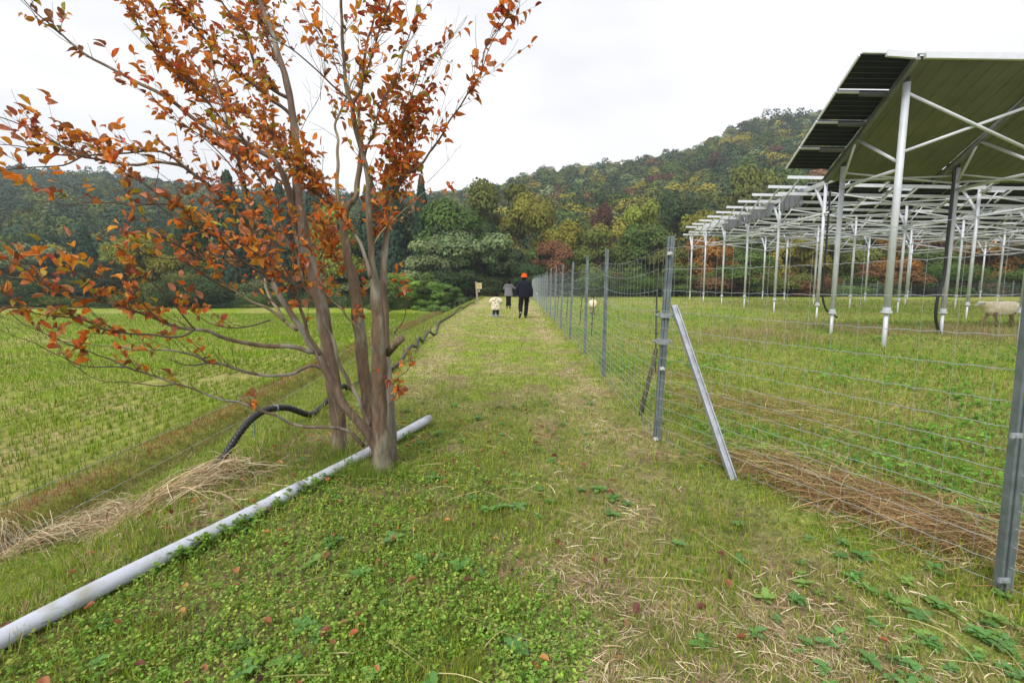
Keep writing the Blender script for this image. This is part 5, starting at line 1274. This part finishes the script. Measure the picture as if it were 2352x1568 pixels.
def figure(f, pose, head=.0):
    """pose: dict of joints; returns the body. Hands get five fingers."""
    J, R, E = [], [], []
    def j(p, r, par=None): J.append(p); R.append(r); (E.append((par, len(J)-1)) if par is not None else None); return len(J)-1
    g = pose
    pel = j(g['pelvis'], .055); sp = j(g['spine'], .06, pel); ch = j(g['chest'], .068, sp); nk = j(g['neck'], .030, ch)
    hb = j(g['neck']+np.array([0, .004, .035]), .030, nk)
    hd = g['head']; hr = g.get('headr', .062)
    h1 = j(hd+np.array([0, .004, -.030]), hr*.72, hb); h2 = j(hd+np.array([0, 0, .006]), hr*.98, h1); h3 = j(hd+np.array([0, -.002, .038]), hr*.70, h2)
    for sd_ in ('l', 'r'):
        sg_ = -1 if sd_ == 'l' else 1
        sh = j(g['sh'+sd_], .030, ch); el_ = j(g['el'+sd_], .024, sh); wr_ = j(g['wr'+sd_], .015, el_)
        dv = np.array(g['wr'+sd_])-np.array(g['el'+sd_]); dv = dv/np.linalg.norm(dv); side = np.cross(dv, [0, 1, 0.0]); side = side/(np.linalg.norm(side)+1e-9)*sg_
        fr = np.array([0, 1., 0])
        pm = j(np.array(g['wr'+sd_])+dv*.03, .017, wr_)
        for q, (o_, ln_) in enumerate(((-.013, .036), (-.004, .042), (.005, .040), (.013, .032))):
            k1 = j(np.array(g['wr'+sd_])+dv*.050+fr*o_, .0052, pm); k2 = j(np.array(g['wr'+sd_])+dv*(.050+ln_*.55)+fr*(o_*1.15)-side*.004, .0048, k1); j(np.array(g['wr'+sd_])+dv*(.050+ln_)+fr*o_*1.1-side*.012, .004, k2)
        k1 = j(np.array(g['wr'+sd_])+dv*.028+fr*.019, .006, pm); j(np.array(g['wr'+sd_])+dv*.052+fr*.028-side*.006, .0048, k1)
        hp_ = j(g['hip'+sd_], .050, pel); kn_ = j(g['kn'+sd_], .033, hp_); an_ = j(g['an'+sd_], .021, kn_); j(g['toe'+sd_], .017, an_)
    o = body(f, J, R, E)
    # face: nose, ears, eyes, mouth on the forward side
    mb = MB(); hc = hd
    mb.tube([f.w(hc+np.array([0, hr*.93, .006])), f.w(hc+np.array([0, hr*1.18, -.012])), f.w(hc+np.array([0, hr*1.0, -.018]))], [.003*f.H, .008*f.H, .006*f.H], 8)
    for s_ in (-1, 1): mb.loft(smooth_rings_w(f, [(hc+np.array([s_*hr*.98, 0, -.016]), .004, .006), (hc+np.array([s_*hr*1.05, -.004, 0]), .005, .013), (hc+np.array([s_*hr*1.02, -.004, .014]), .004, .008)]), 8)
    mb.build('ears_and_nose', M_SKIN, f.root)
    mb = MB()
    for s_ in (-1, 1): mb.tube([f.w(hc+np.array([s_*.020, hr*.86, .006])), f.w(hc+np.array([s_*.020, hr*.97, .006]))], .0065*f.H, 8)
    mb.tube([f.w(hc+np.array([-.016, hr*.92, -.032])), f.w(hc+np.array([0, hr*.96, -.033])), f.w(hc+np.array([.016, hr*.92, -.032]))], .003*f.H, 6)
    mb.build('eyes_and_mouth', cloth('dark_feature', (.04, .02, .02)), f.root)
    return o
def smooth_rings_w(f, L): return [(f.w(c), f.v((rx, 0, 0)), f.v((0, ry, 0))) for c, rx, ry in L]
a3 = lambda *p: np.array(p, float)
def shoe(f, an, toe, m, k=1.0, name='shoe'):
    d = np.array(toe)-np.array(an); mb = MB()
    u_ = d/np.linalg.norm(d); heel = np.array(an)-u_*.030+np.array([0, 0, -.012]) if abs(u_[2]) < .8 else np.array(an)
    f.limb(mb, [heel, np.array(an)*.4+np.array(toe)*.6+np.array([0, 0, -.008]), np.array(toe)+u_*.022], [.024*k, .025*k, .018*k]); return mb.build(name, m, f.root)

# the man in the orange hat
mp_ = ground(1204, 731); mx_, my_ = float(P(1204, 731, mp_[1])[0]), float(mp_[1])
Hm = (P(1204, 626.5, my_)[2]-T(mx_, my_))*1.0
f = Fig(mx_, my_, Hm, 'adult person in an orange knit hat and black jacket walking away up the path', yaw=.05)
pm = dict(pelvis=a3(0, 0, .50), spine=a3(0, 0, .60), chest=a3(0, .01, .745), neck=a3(0, .015, .835), head=a3(0, .02, .915), headr=.060,
          shl=a3(-.105, .01, .79), ell=a3(-.150, -.005, .635), wrl=a3(-.150, .03, .50), shr=a3(.105, .01, .79), elr=a3(.150, .0, .625), wrr=a3(.158, .015, .475),
          hipl=a3(-.055, 0, .48), knl=a3(-.082, -.02, .275), anl=a3(-.092, -.19, .125), toel=a3(-.118, -.215, .045), hipr=a3(.055, 0, .48), knr=a3(.050, .035, .265), anr=a3(.030, .02, .035), toer=a3(.035, .10, .015))
figure(f, pm)
jk = cloth('black_jacket', (.012, .013, .022)); tr = cloth('black_trousers', (.008, .008, .012))
mb = MB(); f.rings(mb, smooth_rings([((0, 0, .455), .118, .085), ((0, 0, .50), .128, .090), ((0, 0, .60), .126, .088), ((0, .005, .70), .138, .088), ((0, .01, .765), .142, .084), ((0, .012, .805), .115, .070), ((0, .014, .835), .055, .05), ((0, .015, .86), .044, .044)]), 26)
f.limb(mb, [pm['shl']+a3(.02, 0, -.005), pm['ell'], pm['wrl']+a3(0, 0, .005)], [.050, .046, .034]); f.limb(mb, [pm['shr']+a3(-.02, 0, -.005), pm['elr'], pm['wrr']+a3(0, 0, .01)], [.050, .047, .036])
jo = mb.build('jacket', jk, f.root)
MB().loft(smooth_rings_w(f, [(a3(0, .014, .84), .047, .046), (a3(0, .016, .875), .046, .045)]), 18).build('collar', jk, jo)
mb = MB(); f.rings(mb, smooth_rings([((0, 0, .43), .098, .075), ((0, 0, .50), .104, .078)]), 20)
f.limb(mb, [pm['hipl']+a3(0, 0, .01), pm['knl'], pm['anl']+a3(0, 0, .01)], [.060, .052, .036]); f.limb(mb, [pm['hipr']+a3(0, 0, .01), pm['knr'], pm['anr']+a3(0, 0, .02)], [.060, .046, .040])
mb.build('trousers', tr, f.root)
shoe(f, pm['anl'], pm['toel'], cloth('black_shoe', (.02, .02, .022))); shoe(f, pm['anr'], pm['toer'], cloth('black_shoe', (.02, .02, .022)))
mb = MB(); f.limb(mb, [pm['anl']+a3(0, .015, .028), pm['anl']+a3(0, 0, .006)], [.024, .024]); mb.build('sock', cloth('white_sock', (.6, .6, .6)), f.root)
mb = MB(); f.rings(mb, smooth_rings([((0, .012, .905), .0645, .068), ((0, .014, .922), .067, .070), ((0, .014, .934), .064, .067), ((0, .012, .962), .057, .060), ((0, .01, .984), .036, .038), ((0, .01, .993), .010, .010)], 3), 24, pw=2)
hat = mb.build('knit_hat', cloth('orange_knit', (.72, .095, .012)), f.root)
MB().loft(smooth_rings_w(f, [(a3(0, .012, .893), .064, .067), (a3(0, .012, .900), .070, .073), (a3(0, .013, .920), .070, .073), (a3(0, .013, .926), .066, .069)]), 24).build('hat_brim', cloth('orange_knit', (.72, .095, .012)), hat)
mb = MB(); f.rings(mb, smooth_rings([((0, -.004, .868), .050, .046), ((0, -.002, .90), .062, .063)]), 18); mb.build('hair', cloth('black_hair', (.012, .010, .010)), f.root)
hc_ = f.w(pm['wrr']+a3(-.005, .02, -.085)); tg_ = MB(); tg_.loft([(hc_+np.array([-.05, 0, .05]), (.035, 0, .01), (0, .02, 0)), (hc_+np.array([-.06, .01, 0]), (.045, 0, 0), (0, .03, 0)), (hc_+np.array([-.05, 0, -.06]), (.02, 0, -.01), (0, .02, 0))], 10, rough=.004)
tag(tg_.build('face_mask', cloth('white_cloth', (.75, .75, .74))), 'crumpled white cloth hanging from the right hand of the person in the orange hat', 'cloth')

# the woman in grey
wp = ground(1168, 709); f = Fig(float(wp[0]), float(wp[1]), (P(1168, 640, wp[1])[2]-T(wp[0], wp[1])), 'person in a grey collared jacket and long black skirt walking ahead on the path', yaw=-.05)
pw_ = dict(pelvis=a3(0, 0, .50), spine=a3(0, 0, .60), chest=a3(0, .01, .74), neck=a3(.0, .015, .83), head=a3(.012, .02, .91), headr=.062,
          shl=a3(-.10, .01, .785), ell=a3(-.135, .06, .66), wrl=a3(-.06, .14, .69), shr=a3(.10, .01, .785), elr=a3(.16, .06, .70), wrr=a3(.215, .12, .685),
          hipl=a3(-.05, 0, .48), knl=a3(-.05, .02, .26), anl=a3(-.05, .0, .03), toel=a3(-.055, .07, .014), hipr=a3(.05, 0, .48), knr=a3(.05, .0, .26), anr=a3(.048, -.02, .05), toer=a3(.05, .05, .015))
figure(f, pw_)
mb = MB(); f.rings(mb, smooth_rings([((0, 0, .415), .152, .10), ((0, 0, .50), .140, .092), ((0, 0, .62), .128, .085), ((0, .005, .72), .136, .082), ((0, .01, .765), .134, .076), ((0, .012, .80), .10, .062), ((0, .014, .83), .050, .045)]), 26)
f.limb(mb, [pw_['shl']+a3(.02, 0, -.005), pw_['ell'], pw_['wrl']], [.052, .052, .038]); f.limb(mb, [pw_['shr']+a3(-.02, 0, -.005), pw_['elr'], pw_['wrr']+a3(-.02, -.01, 0)], [.052, .050, .035])
jo = mb.build('jacket', cloth('grey_wool', (.17, .165, .19)), f.root)
mb = MB(); f.rings(mb, [((0, .0, .745), .138, .088), ((0, .0, .752), .140, .090), ((0, .012, .80), .112, .074), ((0, .014, .835), .056, .054)], 24); mb.build('collar', cloth('grey_wool_dark', (.13, .125, .15)), jo)
mb = MB(); f.limb(mb, [pw_['wrr']+a3(-.03, -.015, .0), pw_['wrr']], [.030, .028]); mb.build('cuff', cloth('white_cloth', (.75, .75, .74)), jo)
mb = MB(); f.rings(mb, smooth_rings([((0, 0, .085), .098, .07), ((0, 0, .14), .088, .068), ((0, 0, .30), .082, .065), ((0, 0, .46), .100, .075)]), 24, rough=.002); mb.build('skirt', cloth('black_skirt', (.008, .008, .009)), f.root)
for k in 'lr': shoe(f, pw_['an'+k], pw_['toe'+k], cloth('black_shoe', (.02, .02, .022)))
mb = MB(); f.rings(mb, smooth_rings([((.016, -.02, .80), .030, .022), ((.014, -.012, .83), .052, .045), ((.012, .0, .87), .066, .058), ((.012, .01, .92), .069, .066), ((.012, .015, .965), .056, .058), ((.012, .015, .992), .022, .024)]), 22, pw=2); mb.build('hair', cloth('black_hair', (.012, .010, .010)), f.root)

# the child
cp_ = ground(1139, 729); f = Fig(float(cp_[0]), float(cp_[1]), (P(1139, 670.5, cp_[1])[2]-T(cp_[0], cp_[1])), 'small child in a cream coat with brown bear faces walking on the path', yaw=.0)
pc_ = dict(pelvis=a3(0, 0, .40), spine=a3(0, 0, .50), chest=a3(0, .01, .67), neck=a3(0, .015, .79), head=a3(.0, .02, .885), headr=.095,
          shl=a3(-.11, .01, .74), ell=a3(-.20, -.01, .62), wrl=a3(-.19, .06, .53), shr=a3(.11, .01, .74), elr=a3(.20, .0, .63), wrr=a3(.20, .06, .56),
          hipl=a3(-.065, 0, .38), knl=a3(-.070, -.02, .22), anl=a3(-.085, -.04, .06), toel=a3(-.095, .03, .03), hipr=a3(.065, 0, .38), knr=a3(.065, .03, .20), anr=a3(.07, .02, .045), toer=a3(.075, .10, .02))
figure(f, pc_)
mb = MB(); f.rings(mb, smooth_rings([((0, 0, .30), .190, .14), ((0, 0, .34), .198, .15), ((0, 0, .46), .190, .145), ((0, .0, .60), .172, .13), ((0, .005, .70), .158, .12), ((0, .01, .76), .12, .09), ((0, .012, .805), .075, .07)]), 30, rough=.003)
f.limb(mb, [pc_['shl']+a3(.02, 0, -.01), pc_['ell'], pc_['wrl']+a3(0, 0, .0)], [.080, .078, .060]); f.limb(mb, [pc_['shr']+a3(-.02, 0, -.01), pc_['elr'], pc_['wrr']], [.080, .078, .060])
co = mb.build('coat', cloth('cream_fleece', (.66, .60, .47)), f.root)
mb = MB()
for (u_, z_) in ((0, .72), (-.11, .66), (.09, .63), (-.02, .57), (.13, .52), (-.12, .51), (.04, .44), (-.14, .36), (.10, .35), (-.03, .345), (-.05, .66)):
    w_ = np.interp(z_, [.3, .46, .6, .7, .76], [.190, .190, .172, .158, .12]); dd_ = w_*.77; an_ = math.asin(max(-.95, min(.95, u_/w_)))
    yy_ = -dd_*abs(math.cos(an_))**.87-.002; nv = np.array([math.sin(an_)*.7, -math.cos(an_), 0])
    tx = np.array([math.cos(an_), math.sin(an_), 0])
    mb.loft([(f.w(a3(u_, yy_+.012, z_)), f.v(tx*.030), f.v((0, 0, .026))), (f.w(a3(u_, yy_-.004, z_)+nv*.003), f.v(tx*.024), f.v((0, 0, .020)))], 12)
    for s_ in (-1, 1): mb.loft([(f.w(a3(u_, yy_+.010, z_)+tx*.020*s_+a3(0, 0, .020)), f.v(tx*.011), f.v((0, 0, .010))), (f.w(a3(u_, yy_-.002, z_)+tx*.020*s_+a3(0, 0, .020)), f.v(tx*.009), f.v((0, 0, .008)))], 8)
mb.build('bear_patch', cloth('brown_patch', (.33, .20, .10)), co)
mb = MB(); f.rings(mb, smooth_rings([((0, 0, .33), .12, .09), ((0, 0, .40), .13, .10)]), 20)
f.limb(mb, [pc_['hipl'], pc_['knl'], pc_['anl']+a3(0, 0, .02)], [.075, .062, .052]); f.limb(mb, [pc_['hipr'], pc_['knr'], pc_['anr']+a3(0, 0, .03)], [.075, .062, .052])
mb.build('trousers', cloth('navy_denim', (.018, .022, .055)), f.root)
for k in 'lr':
    mb = MB(); f.limb(mb, [pc_['an'+k]+a3(0, 0, .06), pc_['an'+k]+a3(0, 0, -.0)], [.056, .054]); mb.build('trouser_cuff', cloth('pale_denim', (.20, .27, .42)), f.root)
    shoe(f, pc_['an'+k], pc_['toe'+k], cloth('white_shoe', (.6, .6, .62)), 1.7)
mb = MB(); f.rings(mb, smooth_rings([((0, -.01, .835), .075, .06), ((0, .0, .865), .097, .085), ((0, .01, .91), .104, .10), ((0, .015, .96), .088, .088), ((0, .015, .996), .035, .036)]), 22, pw=2); mb.build('hair', cloth('black_hair', (.012, .010, .010)), f.root)

# sheep: local x forward, height 1 = shoulder height
M_WOOL = mat('wool', (.93, .83, .62), .95, mixcol=((.86, .70, .48), 3.5, .48, .66), noise=(12, .15), bump=(26, 1.0), spec=.05)
M_SHF = mat('sheep_face', (.62, .54, .44), .8, noise=(20, .2)); M_SHL = mat('sheep_leg', (.30, .22, .15), .85, noise=(20, .3)); M_HOOF = mat('hoof', (.02, .018, .015), .6)
def sheep(x, y, fwd, H, label, run=True, headup=.1, tagm=True):
    z = T(x, y); f_ = np.array([math.cos(fwd), math.sin(fwd), 0]); sd_ = np.array([-f_[1], f_[0], 0]); U = np.array([0, 0, 1.])
    w = lambda a, b, c: np.array([x, y, z])+H*(f_*a+sd_*b+U*c)
    root = thing('sheep', (x, y, z), label, 'sheep')
    mb = MB(); R_ = smooth_rings([((-.70, 0, .80), .05, .06), ((-.66, 0, .77), .19, .22), ((-.55, 0, .765), .250, .28), ((-.30, 0, .76), .270, .30), ((0, 0, .745), .275, .31), ((.25, 0, .745), .265, .31), ((.42, 0, .76), .23, .28), ((.56, 0, .82), .18, .225), ((.70, 0, .92+headup*.3), .115, .145), ((.82, 0, .985+headup*.8), .092, .11), ((.88, 0, 1.0+headup), .075, .085)], 5)
    mb.loft([(w(c[0], c[1], c[2]), sd_*a*H, (U*.97+f_*(-.25 if c[0] > .5 else 0))*b*H) for c, a, b in R_], 28)
    V_ = mb.v[0]; nz = fbm(V_[:, 0]+V_[:, 2], V_[:, 1]-V_[:, 2], 14, 2, 3)-.5; ctr = w(0, 0, .78); dv = V_-ctr; dv /= np.linalg.norm(dv, axis=1)[:, None]; mb.v[0] = V_+dv*nz[:, None]*.05*H
    bd = mb.build('body', M_WOOL, root)
    hc = w(.90, 0, 1.0+headup); hd_ = f_*.95-U*.28; hd_ /= np.linalg.norm(hd_); up2 = np.cross(sd_, hd_)*-1
    mb = MB(); mb.loft([(hc+hd_*a*H, sd_*b*H, up2*c*H) for a, b, c in ((-.08, .075, .085), (0, .078, .09), (.08, .066, .080), (.16, .050, .062), (.22, .042, .050), (.25, .022, .028))], 14)
    head = mb.build('head', M_SHF, bd)
    MB().loft([(hc+hd_*a*H+up2*.02*H, sd_*b*H, up2*c*H) for a, b, c in ((-.12, .07, .08), (-.03, .088, .10), (.05, .078, .088), (.08, .03, .04))], 14, rough=.002).build('wool_cap', M_WOOL, bd)
    for s_ in (-1, 1):
        e0 = hc+sd_*.07*s_*H+up2*.04*H; dr = sd_*s_*.9-hd_*.25-U*.05
        mb = MB(); mb.loft([(e0, hd_*.02*H, up2*.012*H), (e0+dr*.06*H, hd_*.034*H, up2*.014*H), (e0+dr*.13*H, hd_*.012*H, up2*.006*H)], 8); ear = mb.build('ear', M_SHF, bd)
        if tagm and s_ == -1 or tagm and s_ == 1: MB().box(e0+dr*.09*H-np.array([0, 0, .015]), (.07*H, .05*H, .045*H)).build('ear_tag', bpy.data.materials.get('teal_tag') or mat('teal_tag', (.05, .45, .40), .5), ear, smooth=False)
        MB().tube([hc+hd_*.06*H+sd_*s_*.058*H+up2*.03*H, hc+hd_*.065*H+sd_*s_*.070*H+up2*.03*H], .010*H, 8).build('eye', M_HOOF, bd)
    if run: legs = [((.34, -1), (.50, .36), (.62, .16), (.66, .0)), ((.36, 1), (.30, .36), (.22, .2), (.24, .0)), ((-.50, -1), (-.62, .40), (-.60, .20), (-.70, .0)), ((-.46, 1), (-.40, .40), (-.50, .24), (-.42, .0))]
    else: legs = [((.36, -1), (.38, .34), (.37, .16), (.38, 0)), ((.36, 1), (.37, .34), (.36, .16), (.37, 0)), ((-.52, -1), (-.48, .42), (-.60, .27), (-.57, 0)), ((-.50, 1), (-.44, .42), (-.56, .27), (-.52, 0))]
    for (hx, s_), k1, k2, k3 in legs:
        mb = MB(); S = spline(np.array([[*w(hx, .13*s_, .62), .10*H], [*w(k1[0], .12*s_, k1[1]), .052*H], [*w(k2[0], .11*s_, k2[1]), .034*H], [*w(k3[0], .11*s_, k3[1]+.05), .026*H]]), .03); mb.tube(S[:, :3], S[:, 3], 10)
        lg = mb.build('leg', M_SHL, root); MB().tube([w(k3[0], .11*s_, .06), w(k3[0]+.01, .11*s_, 0)], [.028*H, .035*H], 8).build('hoof', M_HOOF, lg)
    MB().tube(spline([w(-.68, 0, .84), w(-.75, 0, .78), w(-.76, 0, .66), w(-.74, 0, .56)], .02), .030*H, 8).build('tail', M_WOOL, root)
    return root
sp1 = ground(2290, 750); k_ = sp1[1]/F
sheep(float(sp1[0])+.05, float(sp1[1]), math.pi+.04, 55*k_, 'cream sheep with a teal ear tag trotting left at the far right of the pasture', headup=-.06)
sp2 = ground(1361, 723); k_ = sp2[1]/F
sheep(float(sp2[0]), float(sp2[1]), math.pi/2-.12, 34*k_, 'pale sheep seen from behind through the fence beside the path', run=False, headup=-.35, tagm=False)

# ------------------------------------------------------------------ thin autumn haze in one closed box round everything
hz_ = MB().box((0, 30, 58), (960, 1000, 126)).build('haze', None, smooth=False)
m = bpy.data.materials.new('haze'); m.use_nodes = True; m.node_tree.nodes.clear()
pv = m.node_tree.nodes.new('ShaderNodeVolumePrincipled'); pv.inputs['Color'].default_value = (.88, .95, 1, 1); pv.inputs['Density'].default_value = .0008; pv.inputs['Anisotropy'].default_value = .2
ho = m.node_tree.nodes.new('ShaderNodeOutputMaterial'); m.node_tree.links.new(pv.outputs[0], ho.inputs['Volume'])
hz_.data.materials.append(m); tag(hz_, 'thin bluish autumn haze filling the valley', 'haze', kind='stuff')

# ------------------------------------------------------------------ tell look-alike trees apart by their place, last of all
ORD = ['first', 'second', 'third', 'fourth', 'fifth', 'sixth', 'seventh', 'eighth', 'ninth', 'tenth', 'eleventh', 'twelfth', 'thirteenth', 'fourteenth', 'fifteenth']
by = {}
for o in SC.objects:
    if o.parent is None and 'label' in o and o.get('category') in ('tree', 'bush', 'bamboo'): by.setdefault(o['label'], []).append(o)
for lab, L_ in by.items():
    if len(L_) < 2: continue
    L_.sort(key=lambda o: o.location.x/o.location.y)
    for i, o in enumerate(L_):
        n = len(L_); w = ('the left one of two', 'the right one of two')[i] if n == 2 else ('leftmost of '+str(n) if i == 0 else ('rightmost of '+str(n) if i == n-1 else ORD[i]+' from the left'))
        o['label'] = lab+', '+w
